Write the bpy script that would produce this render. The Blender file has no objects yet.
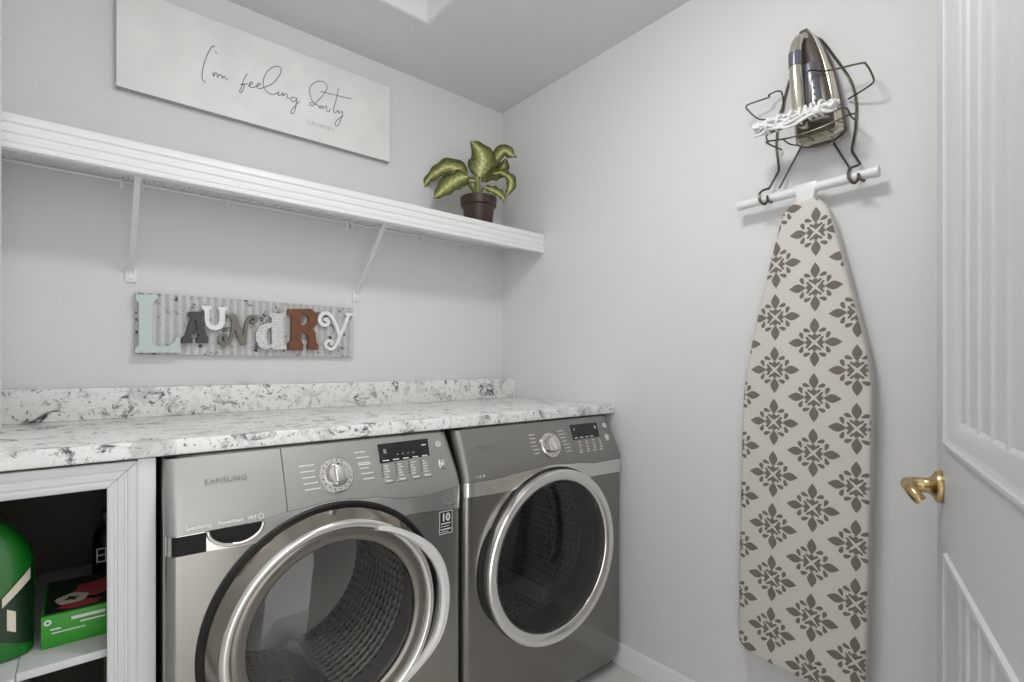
import bpy, bmesh, math, random
from mathutils import Vector, Matrix
random.seed(7)
C = bpy.context.scene
COL = C.collection
PI = math.pi
R_ = math.radians

EXPOSURE = 0.05
WORLD = 2.1
LAMP = (0.62, 0.58)
LAMP_POWER = 38.0
SCRIPT_STROKES = [[(0.3335, 2.1983), (0.324, 2.1919), (0.3108, 2.1598), (0.3014, 2.1259), (0.2966, 2.094), (0.2977, 2.0751), (0.307, 2.0685)], [(0.335, 2.1811), (0.3377, 2.1756)], [(0.3278, 2.1108), (0.3289, 2.0973), (0.3354, 2.1105), (0.34, 2.1079), (0.3404, 2.098), (0.3469, 2.1091), (0.3527, 2.1082), (0.3539, 2.0998), (0.3605, 2.1088), (0.3644, 2.1023), (0.3723, 2.1021)], [(0.4306, 2.1435), (0.4204, 2.1217), (0.4123, 2.0918), (0.4062, 2.074), (0.4102, 2.0709), (0.4163, 2.082), (0.4204, 2.0992), (0.4163, 2.1032), (0.411, 2.0986), (0.4327, 2.1103)], [(0.4327, 2.1013), (0.443, 2.1109), (0.4472, 2.1178), (0.4418, 2.1195), (0.4368, 2.1096), (0.4389, 2.1003), (0.4493, 2.1026), (0.4597, 2.1109), (0.4703, 2.1192), (0.469, 2.1247), (0.4627, 2.1197), (0.461, 2.1081), (0.4682, 2.1047), (0.483, 2.1145), (0.5089, 2.1352), (0.5264, 2.1602), (0.5389, 2.1882), (0.5375, 2.2042), (0.522, 2.203), (0.5002, 2.1832), (0.4852, 2.1545), (0.4809, 2.1253), (0.4895, 2.1052), (0.5089, 2.0989), (0.5264, 2.1096), (0.5318, 2.1161), (0.5309, 2.1032), (0.5397, 2.1086), (0.5464, 2.1179), (0.5455, 2.1058), (0.5532, 2.1155), (0.5599, 2.1164), (0.5613, 2.1041), (0.5712, 2.1075)], [(0.5896, 2.1151), (0.5781, 2.1122), (0.5735, 2.1011), (0.5827, 2.097), (0.5919, 2.1096), (0.5942, 2.1152), (0.5919, 2.0929), (0.585, 2.0619), (0.5758, 2.0518), (0.5735, 2.0606), (0.5896, 2.0873), (0.6035, 2.1063)], [(0.6858, 2.1163), (0.6708, 2.1114), (0.6501, 2.1225), (0.6396, 2.1517), (0.6442, 2.1772), (0.6678, 2.2024), (0.6918, 2.2074), (0.7039, 2.1953), (0.6948, 2.1678), (0.6738, 2.1365), (0.653, 2.1085), (0.6396, 2.1053), (0.6442, 2.1164), (0.656, 2.1167), (0.6708, 2.1114), (0.6786, 2.1037), (0.6858, 2.1163), (0.6888, 2.107), (0.7009, 2.1213), (0.7027, 2.1067), (0.7088, 2.1013), (0.7162, 2.1141)], [(0.7472, 2.2044), (0.7378, 2.1549), (0.7285, 2.115), (0.7347, 2.1065), (0.7472, 2.1198), (0.7485, 2.1091), (0.7585, 2.1173), (0.7649, 2.1174), (0.7566, 2.0869), (0.7441, 2.0596), (0.7347, 2.0617), (0.7409, 2.079), (0.7661, 2.1054)], [(0.6798, 2.1686), (0.7223, 2.173), (0.7725, 2.1778), (0.7982, 2.1827)]]
LETTER_POLYS = {'L': [[(0.122, 1.3564), (0.176, 1.3601), (0.176, 1.3493), (0.1671, 1.3406), (0.1626, 1.3258), (0.1626, 1.2214), (0.1656, 1.2078), (0.173, 1.2029), (0.2047, 1.2036), (0.2176, 1.2139), (0.2247, 1.2307), (0.2331, 1.231), (0.235, 1.1847), (0.1206, 1.1829), (0.1206, 1.1953), (0.13, 1.2061), (0.13, 1.334), (0.122, 1.3423)]], 'A': [[(0.2577, 1.3142), (0.2966, 1.3168), (0.2972, 1.3047), (0.2916, 1.3021), (0.3065, 1.2393), (0.3114, 1.2375), (0.3114, 1.2184), (0.2802, 1.2175), (0.2802, 1.2326), (0.2867, 1.2366), (0.2845, 1.2487), (0.2641, 1.2478), (0.2603, 1.2357), (0.2673, 1.2322), (0.2673, 1.2171), (0.2403, 1.2164), (0.2403, 1.2312), (0.2482, 1.2371), (0.2657, 1.3005), (0.2577, 1.3022)], [(0.2683, 1.2585), (0.2828, 1.2592), (0.277, 1.2929), (0.2754, 1.2928)]], 'U': [[(0.2949, 1.3357), (0.3198, 1.3376), (0.3198, 1.328), (0.3138, 1.3249), (0.3138, 1.2912), (0.3198, 1.2762), (0.3316, 1.2737), (0.3417, 1.2812), (0.3451, 1.293), (0.3451, 1.3271), (0.34, 1.3294), (0.34, 1.3352), (0.3658, 1.3371), (0.364, 1.3272), (0.3589, 1.3241), (0.3589, 1.286), (0.352, 1.2681), (0.3349, 1.2596), (0.3164, 1.2626), (0.3058, 1.2736), (0.3032, 1.2906), (0.3015, 1.3229), (0.2949, 1.3262)]], 'd': [[(0.496, 1.3261), (0.5465, 1.3274), (0.5426, 1.3083), (0.5446, 1.2209), (0.5545, 1.2107), (0.5525, 1.201), (0.5094, 1.2002), (0.5075, 1.2075), (0.4846, 1.1989), (0.4657, 1.2086), (0.4557, 1.2306), (0.4557, 1.2548), (0.4657, 1.2775), (0.4846, 1.2886), (0.5075, 1.2931), (0.5063, 1.3103), (0.4971, 1.3172)], [(0.5063, 1.2795), (0.4922, 1.2706), (0.4865, 1.252), (0.488, 1.2275), (0.496, 1.2147), (0.5071, 1.2166)]], 'R': [[(0.5613, 1.3438), (0.6386, 1.3506), (0.6577, 1.3368), (0.6642, 1.3154), (0.6599, 1.2935), (0.6449, 1.2798), (0.6556, 1.2629), (0.6599, 1.2284), (0.6663, 1.2198), (0.6663, 1.2024), (0.6302, 1.2017), (0.6293, 1.2189), (0.6344, 1.2276), (0.626, 1.2574), (0.6093, 1.2653), (0.6052, 1.2651), (0.6052, 1.2289), (0.6126, 1.2206), (0.6114, 1.2005), (0.5625, 1.1996), (0.5625, 1.2235), (0.5725, 1.2322), (0.5745, 1.3186), (0.5705, 1.3268), (0.5613, 1.3262)], [(0.6052, 1.3269), (0.6052, 1.2886), (0.6197, 1.2893), (0.6302, 1.2984), (0.6344, 1.3115), (0.6302, 1.3242), (0.6197, 1.3291)]]}
LETTER_STROKES = {'N': [([(0.3658, 1.309), (0.3903, 1.3121)], 0.01), ([(0.3843, 1.3117), (0.4009, 1.2625), (0.4188, 1.2155)], 0.019), ([(0.3857, 1.3079), (0.385, 1.2756), (0.3822, 1.2479), (0.3738, 1.2221), (0.3599, 1.2128), (0.3468, 1.2214), (0.3451, 1.2368), (0.3544, 1.2449), (0.3634, 1.2386), (0.3589, 1.2283)], 0.01), ([(0.4188, 1.2143), (0.4225, 1.2575), (0.4253, 1.2855), (0.4363, 1.3082), (0.4491, 1.3102), (0.4554, 1.2992), (0.4491, 1.29), (0.4418, 1.2964)], 0.01)], 'y': [([(0.688, 1.3116), (0.6981, 1.3165), (0.7043, 1.3054), (0.6937, 1.2943), (0.678, 1.2996), (0.6719, 1.3181), (0.685, 1.3364), (0.7056, 1.3377), (0.7234, 1.3189), (0.7391, 1.2841), (0.7491, 1.2577)], 0.013), ([(0.7851, 1.3406), (0.7665, 1.2944), (0.7482, 1.2532), (0.7346, 1.2216), (0.7189, 1.2057), (0.7012, 1.2097), (0.6937, 1.2241), (0.7043, 1.2362), (0.7189, 1.2309), (0.7131, 1.221)], 0.011), ([(0.7712, 1.3406), (0.7982, 1.3414)], 0.01)]}
# ------------------------------------------------------------------ helpers
class MB:
    """collects shapes into one mesh"""
    def __init__(s):
        s.bm = bmesh.new()
    def add(s, tmp, idx=0):
        for f in tmp.faces:
            f.material_index = idx
        me = bpy.data.meshes.new('t')
        tmp.to_mesh(me); tmp.free()
        s.bm.from_mesh(me)
        bpy.data.meshes.remove(me)
    def me(s, me, mat=None, idx=0):
        t = bmesh.new(); t.from_mesh(me)
        if mat is not None:
            bmesh.ops.transform(t, matrix=mat, verts=t.verts)
        s.add(t, idx)
    def box(s, x0, x1, y0, y1, z0, z1, bev=0.0, seg=2, idx=0, mat=None):
        t = bmesh.new()
        bmesh.ops.create_cube(t, size=1.0)
        bmesh.ops.scale(t, vec=(x1-x0, y1-y0, z1-z0), verts=t.verts)
        bmesh.ops.translate(t, vec=((x0+x1)/2, (y0+y1)/2, (z0+z1)/2), verts=t.verts)
        if bev > 0:
            bmesh.ops.bevel(t, geom=t.edges[:], offset=bev, segments=seg, profile=0.5, affect='EDGES')
        if mat is not None:
            bmesh.ops.transform(t, matrix=mat, verts=t.verts)
        s.add(t, idx)
    def faces(s, vs, fs, idx=0):
        t = bmesh.new()
        V = [t.verts.new(v) for v in vs]
        for f in fs:
            try:
                t.faces.new([V[i] for i in f])
            except ValueError:
                pass
        bmesh.ops.recalc_face_normals(t, faces=t.faces)
        s.add(t, idx)
    def prism(s, pts, h0, h1, fn, bev=0.0, idx=0):
        """outline pts (a,b); fn(a,b,h)->xyz"""
        n = len(pts)
        t = bmesh.new()
        A = [t.verts.new(fn(a, b, h0)) for a, b in pts]
        B = [t.verts.new(fn(a, b, h1)) for a, b in pts]
        fa = t.faces.new(A); fb = t.faces.new(B[::-1])
        for i in range(n):
            t.faces.new([A[i], B[i], B[(i+1) % n], A[(i+1) % n]])
        bmesh.ops.recalc_face_normals(t, faces=t.faces)
        if bev > 0:
            bmesh.ops.bevel(t, geom=list({e for f in (fa, fb) for e in f.edges}), offset=bev, segments=2, profile=0.5, affect='EDGES')
        s.add(t, idx)
    def lathe(s, prof, c, u, v, w, seg=64, a0=0.0, a1=None, rs=None, idx=0, cap=False):
        """prof (r,h): c + r(cos u + sin v) + h w"""
        c, u, v, w = Vector(c), Vector(u), Vector(v), Vector(w)
        full = a1 is None
        a1 = a0 + 2*PI if full else a1
        n = seg if full else seg+1
        vs, fs = [], []
        for i in range(n):
            a = a0 + (a1-a0)*i/seg
            k = rs(a) if rs else 1.0
            for r, h in prof:
                vs.append(c + (u*math.cos(a) + v*math.sin(a))*(r*k) + w*h)
        m = len(prof)
        for i in range(seg):
            j = (i+1) % n
            for q in range(m-1):
                fs.append((i*m+q, j*m+q, j*m+q+1, i*m+q+1))
        t = bmesh.new()
        V = [t.verts.new(p) for p in vs]
        for f in fs:
            t.faces.new([V[i] for i in f])
        bmesh.ops.remove_doubles(t, verts=t.verts, dist=1e-6)
        bmesh.ops.recalc_face_normals(t, faces=t.faces)
        s.add(t, idx)
    def tube(s, pts, r, seg=8, closed=False, idx=0, sm=0):
        pts = [Vector(p) for p in pts]
        if sm:
            pts = cr(pts, sm, closed)
        n = len(pts)
        rad = r if callable(r) else (lambda t: r)
        T = []
        for i in range(n):
            a = pts[i-1] if (i > 0 or closed) else pts[i]
            b = pts[(i+1) % n] if (i < n-1 or closed) else pts[i]
            d = (b-a)
            T.append(d.normalized() if d.length > 1e-9 else Vector((0, 0, 1)))
        N = T[0].orthogonal().normalized()
        t = bmesh.new(); rings = []
        for i in range(n):
            N = (N - T[i]*N.dot(T[i]))
            N = N.normalized() if N.length > 1e-6 else T[i].orthogonal().normalized()
            B = T[i].cross(N)
            q = rad(i/max(1, n-1))
            rings.append([t.verts.new(pts[i] + (N*math.cos(2*PI*k/seg) + B*math.sin(2*PI*k/seg))*q) for k in range(seg)])
        for i in range(n if closed else n-1):
            a, b = rings[i], rings[(i+1) % n]
            for k in range(seg):
                t.faces.new([a[k], a[(k+1) % seg], b[(k+1) % seg], b[k]])
        if not closed:
            t.faces.new(rings[0][::-1]); t.faces.new(rings[-1])
        bmesh.ops.recalc_face_normals(t, faces=t.faces)
        s.add(t, idx)
    def ribbon(s, pts, w, y0, y1, idx=0, sm=6):
        """flat stroke in the XZ plane with real thickness; pts (x,z)"""
        P = [Vector((a, 0, b)) for a, b in pts]
        if len(P) > 2 and sm:
            P = cr(P, sm)
        n = len(P)
        t = bmesh.new(); rg = []
        for i in range(n):
            d = (P[min(i+1, n-1)] - P[max(i-1, 0)]).normalized()
            nn = Vector((-d.z, 0, d.x))*(w/2)
            a, b = P[i]+nn, P[i]-nn
            rg.append([t.verts.new((a.x, y0, a.z)), t.verts.new((b.x, y0, b.z)), t.verts.new((b.x, y1, b.z)), t.verts.new((a.x, y1, a.z))])
        for i in range(n-1):
            for k in range(4):
                t.faces.new([rg[i][k], rg[i][(k+1) % 4], rg[i+1][(k+1) % 4], rg[i+1][k]])
        t.faces.new(rg[0]); t.faces.new(rg[-1][::-1])
        bmesh.ops.recalc_face_normals(t, faces=t.faces)
        s.add(t, idx)
    def fill2d(s, loops, depth, bev, mat, idx=0):
        """filled outline(s) with holes, extruded both ways by depth"""
        cu = bpy.data.curves.new('t', 'CURVE'); cu.dimensions = '2D'; cu.fill_mode = 'BOTH'
        cu.extrude = depth; cu.bevel_depth = bev; cu.bevel_resolution = 1
        for lp in loops:
            sp = cu.splines.new('POLY'); sp.points.add(len(lp)-1); sp.use_cyclic_u = True
            for i, (a, b) in enumerate(lp):
                sp.points[i].co = (a, b, 0, 1)
        o = bpy.data.objects.new('t', cu); COL.objects.link(o)
        bpy.context.view_layer.update()
        me = bpy.data.meshes.new_from_object(o.evaluated_get(bpy.context.evaluated_depsgraph_get()))
        bpy.data.objects.remove(o); bpy.data.curves.remove(cu)
        s.me(me, mat, idx); bpy.data.meshes.remove(me)
    def text(s, body, size, mat, extrude=0.0004, align='LEFT', spacing=1.0, idx=0, bold=0.0):
        cu = bpy.data.curves.new('t', 'FONT'); cu.body = body; cu.size = size; cu.extrude = extrude
        cu.align_x = align; cu.space_character = spacing; cu.resolution_u = 3; cu.offset = bold
        o = bpy.data.objects.new('t', cu); COL.objects.link(o)
        bpy.context.view_layer.update()
        me = bpy.data.meshes.new_from_object(o.evaluated_get(bpy.context.evaluated_depsgraph_get()))
        bpy.data.objects.remove(o); bpy.data.curves.remove(cu)
        s.me(me, mat, idx); bpy.data.meshes.remove(me)

def cr(P, n, closed=False):
    """Catmull-Rom resample"""
    out = []; m = len(P)
    rng = range(m) if closed else range(m-1)
    for i in rng:
        p1, p2 = P[i], P[(i+1) % m]
        p0 = P[i-1] if (i > 0 or closed) else p1*2-p2
        p3 = P[(i+2) % m] if (i+2 < m or closed) else p2*2-p1
        for k in range(n):
            t = k/n
            out.append(0.5*((p1*2) + (p2-p0)*t + (p0*2-p1*5+p2*4-p3)*t*t + (p1*3-p0-p2*3+p3)*t**3))
    if not closed:
        out.append(P[-1].copy())
    return out

def obj(name, mb, mats, parent=None, angle=38, label=None):
    bm = mb.bm if isinstance(mb, MB) else mb
    me = bpy.data.meshes.new(name)
    bm.to_mesh(me); bm.free()
    for m in (mats if isinstance(mats, (list, tuple)) else [mats]):
        me.materials.append(m)
    for p in me.polygons:
        p.use_smooth = True
    me.set_sharp_from_angle(angle=R_(angle))
    o = bpy.data.objects.new(name, me); COL.objects.link(o)
    if parent is not None:
        o.parent = parent
        o.matrix_parent_inverse = Matrix.Translation(-parent.location)   # parts keep room coordinates
    if label:
        o['label'] = label
    return o
def thing(name, label, cat, loc=(0, 0, 0), group=None):
    o = bpy.data.objects.new(name, None); COL.objects.link(o)
    o.location = loc; o.empty_display_size = 0.05
    o['label'] = label; o['category'] = cat
    if group:
        o['group'] = group
    return o
def tag(o, label, cat, group=None):
    o['label'] = label; o['category'] = cat
    if group:
        o['group'] = group
    return o
def struct(name, mb, mats, parent=None, label=None, cat=None):
    o = obj(name, mb, mats, parent)
    o['kind'] = 'structure'
    if label:
        o['label'] = label
    if cat:
        o['category'] = cat
    return o

# ------------------------------------------------------------------ materials
def lin(c):
    return tuple(((v/255)/12.92 if v/255 <= 0.04045 else ((v/255+0.055)/1.055)**2.4) for v in c) + (1,)
def nmat(name):
    m = bpy.data.materials.new(name); m.use_nodes = True
    nt = m.node_tree
    return m, nt, nt.nodes['Principled BSDF']
def mat(name, col, rough=0.5, metal=0.0, bump=None, spec=0.5, coat=0.0, var=None, emit=None, srgb=True):
    m, nt, b = nmat(name)
    c = lin(col) if srgb else tuple(col)+(1,)
    b.inputs['Base Color'].default_value = c
    b.inputs['Roughness'].default_value = rough
    b.inputs['Metallic'].default_value = metal
    b.inputs['Specular IOR Level'].default_value = spec
    b.inputs['Coat Weight'].default_value = coat
    L = nt.links
    tc = None
    if bump or var:
        tc = nt.nodes.new('ShaderNodeTexCoord')
    if bump:                                   # (scale, strength, distance)
        n = nt.nodes.new('ShaderNodeTexNoise'); n.inputs['Scale'].default_value = bump[0]; n.inputs['Detail'].default_value = 3
        L.new(tc.outputs['Object'], n.inputs['Vector'])
        bp = nt.nodes.new('ShaderNodeBump'); bp.inputs['Strength'].default_value = bump[1]; bp.inputs['Distance'].default_value = bump[2]
        L.new(n.outputs['Fac'], bp.inputs['Height']); L.new(bp.outputs['Normal'], b.inputs['Normal'])
    if var:                                    # (scale, other colour, amount)
        n = nt.nodes.new('ShaderNodeTexNoise'); n.inputs['Scale'].default_value = var[0]; n.inputs['Detail'].default_value = 5
        L.new(tc.outputs['Object'], n.inputs['Vector'])
        r = nt.nodes.new('ShaderNodeValToRGB')
        r.color_ramp.elements[0].position = 0.5-var[2]; r.color_ramp.elements[1].position = 0.5+var[2]
        r.color_ramp.elements[0].color = c; r.color_ramp.elements[1].color = lin(var[1])
        L.new(n.outputs['Fac'], r.inputs['Fac']); L.new(r.outputs['Color'], b.inputs['Base Color'])
    if emit:
        b.inputs['Emission Color'].default_value = (1, 1, 1, 1); b.inputs['Emission Strength'].default_value = emit
    return m
def glass(name, tint, refl=0.08, rough=0.02):
    m, nt, b = nmat(name)
    nt.nodes.remove(b)
    out = nt.nodes['Material Output']
    tr = nt.nodes.new('ShaderNodeBsdfTransparent'); tr.inputs['Color'].default_value = tuple(tint)+(1,)
    gl = nt.nodes.new('ShaderNodeBsdfGlossy'); gl.inputs['Roughness'].default_value = rough
    lw = nt.nodes.new('ShaderNodeLayerWeight'); lw.inputs['Blend'].default_value = .5
    pw = nt.nodes.new('ShaderNodeMath'); pw.operation = 'POWER'; pw.inputs[1].default_value = 5
    ad = nt.nodes.new('ShaderNodeMath'); ad.operation = 'MULTIPLY_ADD'; ad.inputs[1].default_value = 1-refl; ad.inputs[2].default_value = refl; ad.use_clamp = True
    mx = nt.nodes.new('ShaderNodeMixShader'); L = nt.links
    L.new(lw.outputs['Facing'], pw.inputs[0]); L.new(pw.outputs[0], ad.inputs[0])
    L.new(ad.outputs[0], mx.inputs[0]); L.new(tr.outputs[0], mx.inputs[1]); L.new(gl.outputs[0], mx.inputs[2])
    L.new(mx.outputs[0], out.inputs['Surface'])
    return m
def granite():
    m, nt, b = nmat('granite')
    L = nt.links
    tc = nt.nodes.new('ShaderNodeTexCoord')
    def noise(sc, det, ro=0.6, dist=0.0):
        n = nt.nodes.new('ShaderNodeTexNoise'); n.inputs['Scale'].default_value = sc; n.inputs['Detail'].default_value = det
        n.inputs['Roughness'].default_value = ro; n.inputs['Distortion'].default_value = dist
        L.new(tc.outputs['Object'], n.inputs['Vector']); return n
    def ramp(src, stops):
        r = nt.nodes.new('ShaderNodeValToRGB')
        while len(r.color_ramp.elements) < len(stops):
            r.color_ramp.elements.new(0.5)
        for e, (p, v) in zip(r.color_ramp.elements, stops):
            e.position = p; e.color = (v, v, v, 1)
        L.new(src.outputs['Fac'], r.inputs['Fac']); return r
    def mul(a, bb):
        x = nt.nodes.new('ShaderNodeMix'); x.data_type = 'RGBA'; x.blend_type = 'MULTIPLY'; x.inputs['Factor'].default_value = 1
        L.new(a, x.inputs['A']); L.new(bb, x.inputs['B']); return x.outputs['Result']
    big = ramp(noise(14, 6, 0.65, 0.6), [(0.36, 0.66), (0.47, 1.0)])
    vein = ramp(noise(17, 10, 0.74, 1.3), [(0.335, 0.04), (0.385, 0.18), (0.42, 0.75), (0.45, 1.0)])
    spk = ramp(noise(95, 4, 0.6), [(0.30, 0.12), (0.37, 0.8), (0.42, 1.0)])
    base = nt.nodes.new('ShaderNodeRGB'); base.outputs[0].default_value = lin((238, 237, 234))
    c = mul(base.outputs[0], big.outputs['Color']); c = mul(c, vein.outputs['Color']); c = mul(c, spk.outputs['Color'])
    L.new(c, b.inputs['Base Color'])
    b.inputs['Roughness'].default_value = 0.28
    return m

M = {}
M['wall'] = mat('wall_paint', (226, 226, 226), 0.75, bump=(160, 0.12, 0.004))
M['ceil'] = mat('ceiling_paint', (220, 220, 220), 0.85, bump=(110, 0.2, 0.005))
M['trim'] = mat('white_trim', (236, 236, 235), 0.38)
M['door'] = mat('door_paint', (212, 213, 215), 0.42)
M['floor'] = mat('floor_tile', (222, 220, 216), 0.4, var=(6, (208, 205, 200), 0.15))
M['granite'] = granite()
M['cab'] = mat('cabinet_white', (216, 216, 217), 0.42)
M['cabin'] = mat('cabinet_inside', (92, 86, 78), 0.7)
M['wire'] = mat('white_wire', (236, 236, 235), 0.35)
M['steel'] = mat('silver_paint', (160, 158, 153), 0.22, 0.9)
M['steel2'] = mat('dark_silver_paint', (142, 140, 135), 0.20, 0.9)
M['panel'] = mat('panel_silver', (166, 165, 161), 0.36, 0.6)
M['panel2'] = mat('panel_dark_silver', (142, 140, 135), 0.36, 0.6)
M['chrome'] = mat('chrome', (226, 224, 220), 0.09, 1.0)
M['satin'] = mat('satin_chrome', (218, 216, 212), 0.13, 0.9)
M['black'] = mat('black_plastic', (22, 22, 22), 0.35)
M['screen'] = mat('dark_screen', (30, 30, 30), 0.12, spec=0.6)
M['rubber'] = mat('grey_rubber', (96, 95, 93), 0.6)
M['mark'] = mat('white_print', (226, 226, 224), 0.5)
M['emboss'] = mat('grey_print', (150, 149, 146), 0.4, 0.5)
M['redm'] = mat('red_print', (190, 76, 80), 0.5)
M['board'] = mat('board_cover', (216, 212, 205), 0.85, bump=(900, 0.15, 0.001))
M['motif'] = mat('cover_motif', (122, 114, 106), 0.85)
M['bartube'] = mat('white_tube', (236, 236, 236), 0.3)
M['bronze'] = mat('bronze_wire', (100, 94, 80), 0.32, 0.8)
M['ironm'] = mat('iron_champagne', (206, 200, 184), 0.2, 0.85)
M['irond'] = mat('iron_dark', (84, 74, 66), 0.3)
M['ironw'] = mat('iron_tank', (98, 98, 110), 0.15)
M['cord'] = mat('white_cord', (238, 238, 236), 0.6)
M['brass'] = mat('satin_brass', (192, 168, 122), 0.25, 1.0)
M['pot'] = mat('brown_pot', (60, 45, 37), 0.35)
M['soil'] = mat('soil', (60, 48, 38), 0.9, bump=(120, 0.8, 0.01))
M['stem'] = mat('stem', (142, 146, 84), 0.5)
M['signw'] = mat('white_washed_wood', (246, 246, 244), 0.7, var=(9, (237, 236, 234), 0.2))
M['signs'] = mat('sign_side', (170, 168, 164), 0.7)
M['ink'] = mat('grey_ink', (128, 126, 124), 0.7)
M['ink2'] = mat('pale_grey_ink', (182, 180, 177), 0.7)
M['mint'] = mat('mint_paint', (198, 212, 206), 0.6)
M['charc'] = mat('charcoal_paint', (74, 74, 74), 0.6)
M['white'] = mat('white_paint', (238, 238, 236), 0.5)
M['taupe'] = mat('taupe_paint', (122, 119, 110), 0.5)
M['rust'] = mat('rust_paint', (124, 80, 54), 0.65, var=(40, (108, 68, 46), 0.2))
M['speck'] = mat('speckled_paint', (238, 238, 236), 0.6, var=(330, (176, 176, 174), 0.08))
M['green'] = mat('green_plastic', (18, 112, 28), 0.35)
M['dgreen'] = mat('dark_green_label', (13, 44, 22), 0.4)
M['box'] = mat('green_card', (56, 158, 44), 0.45)
M['tan'] = mat('brown_card', (128, 114, 100), 0.8)
M['cream'] = mat('cream_print', (228, 221, 200), 0.6)
M['wglass'] = glass('washer_glass', (0.72, 0.71, 0.69), 0.07)
M['dglass'] = glass('smoked_glass', (0.30, 0.29, 0.28), 0.07)
M['mattblack'] = mat('matt_black', (26, 26, 26), 0.6, spec=.25)
M['grip'] = mat('pale_grip', (236, 235, 232), 0.25, 0.3)
M['chrome2'] = mat('soft_chrome', (232, 230, 226), 0.12, 0.85)
M['ring'] = mat('grey_ring', (132, 128, 122), 0.18, 0.7)
M['bezel'] = mat('door_bezel', (168, 162, 153), 0.12, 1.0)
M['drumback'] = mat('drum_back', (160, 159, 156), 0.3, 0.8)
M['lamp'] = mat('lamp_diffuser', (255, 255, 252), 0.5, emit=LAMP_POWER)

def galvanised():
    m, nt, b = nmat('distressed_zinc'); L = nt.links
    tc = nt.nodes.new('ShaderNodeTexCoord')
    n = nt.nodes.new('ShaderNodeTexNoise'); n.inputs['Scale'].default_value = 45; n.inputs['Detail'].default_value = 7; n.inputs['Roughness'].default_value = .7
    L.new(tc.outputs['Object'], n.inputs['Vector'])
    r = nt.nodes.new('ShaderNodeValToRGB')
    for e, (p, c) in zip(r.color_ramp.elements, [(0.36, (70, 70, 70)), (0.44, (208, 208, 207))]):
        e.position = p; e.color = lin(c)
    e = r.color_ramp.elements.new(0.40); e.color = lin((148, 148, 147))
    L.new(n.outputs['Fac'], r.inputs['Fac'])
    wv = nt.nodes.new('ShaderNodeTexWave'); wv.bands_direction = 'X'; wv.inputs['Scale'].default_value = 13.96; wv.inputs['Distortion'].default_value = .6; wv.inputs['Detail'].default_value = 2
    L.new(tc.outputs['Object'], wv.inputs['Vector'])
    wr = nt.nodes.new('ShaderNodeValToRGB')        # light and shade of the ridges, painted into the colour as bands
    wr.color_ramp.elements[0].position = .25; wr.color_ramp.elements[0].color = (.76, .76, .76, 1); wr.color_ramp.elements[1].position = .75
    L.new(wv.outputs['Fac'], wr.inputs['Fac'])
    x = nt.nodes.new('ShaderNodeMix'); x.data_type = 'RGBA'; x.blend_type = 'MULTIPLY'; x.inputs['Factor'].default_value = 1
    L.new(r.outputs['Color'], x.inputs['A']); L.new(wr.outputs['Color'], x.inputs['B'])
    L.new(x.outputs['Result'], b.inputs['Base Color'])
    b.inputs['Roughness'].default_value = 0.5; b.inputs['Metallic'].default_value = 0.05
    return m
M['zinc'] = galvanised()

def drum_mat():
    m, nt, b = nmat('perforated_drum'); L = nt.links
    tc = nt.nodes.new('ShaderNodeTexCoord'); uv = tc.outputs['UV']
    mp = nt.nodes.new('ShaderNodeMapping'); mp.inputs['Scale'].default_value = (64, 18, 1); L.new(uv, mp.inputs['Vector'])
    v = nt.nodes.new('ShaderNodeTexVoronoi'); v.voronoi_dimensions = '2D'; v.inputs['Randomness'].default_value = 0; v.inputs['Scale'].default_value = 1
    L.new(mp.outputs[0], v.inputs['Vector'])
    r = nt.nodes.new('ShaderNodeValToRGB')
    r.color_ramp.elements[0].position = .16; r.color_ramp.elements[0].color = lin((20, 20, 20))
    r.color_ramp.elements[1].position = .22; r.color_ramp.elements[1].color = lin((200, 199, 196))
    L.new(v.outputs['Distance'], r.inputs['Fac']); L.new(r.outputs['Color'], b.inputs['Base Color'])
    bp = nt.nodes.new('ShaderNodeBump'); bp.inputs['Strength'].default_value = .9; bp.inputs['Distance'].default_value = .005
    L.new(v.outputs['Distance'], bp.inputs['Height']); L.new(bp.outputs[0], b.inputs['Normal'])
    b.inputs['Metallic'].default_value = .9; b.inputs['Roughness'].default_value = .25
    return m
M['drum'] = drum_mat()
def leaf_mat():
    m, nt, b = nmat('variegated_leaf'); L = nt.links
    tc = nt.nodes.new('ShaderNodeTexCoord')
    sp = nt.nodes.new('ShaderNodeSeparateXYZ'); L.new(tc.outputs['UV'], sp.inputs[0])
    a = nt.nodes.new('ShaderNodeMath'); a.operation = 'SUBTRACT'; a.inputs[1].default_value = .5; L.new(sp.outputs[0], a.inputs[0])
    ab = nt.nodes.new('ShaderNodeMath'); ab.operation = 'ABSOLUTE'; L.new(a.outputs[0], ab.inputs[0])
    n = nt.nodes.new('ShaderNodeTexNoise'); n.inputs['Scale'].default_value = 14; n.inputs['Detail'].default_value = 6; n.inputs['Roughness'].default_value = .7; L.new(tc.outputs['UV'], n.inputs['Vector'])
    mu = nt.nodes.new('ShaderNodeMath'); mu.operation = 'MULTIPLY_ADD'; mu.inputs[1].default_value = .75; L.new(n.outputs['Fac'], mu.inputs[0]); L.new(ab.outputs[0], mu.inputs[2])
    r = nt.nodes.new('ShaderNodeValToRGB')
    r.color_ramp.elements[0].position = .36; r.color_ramp.elements[0].color = lin((222, 221, 168))
    r.color_ramp.elements[1].position = .74; r.color_ramp.elements[1].color = lin((76, 82, 32))
    e = r.color_ramp.elements.new(.52); e.color = lin((148, 150, 76))
    L.new(mu.outputs[0], r.inputs['Fac']); L.new(r.outputs['Color'], b.inputs['Base Color'])
    b.inputs['Roughness'].default_value = .5
    return m
M['leaf'] = leaf_mat()
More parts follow.
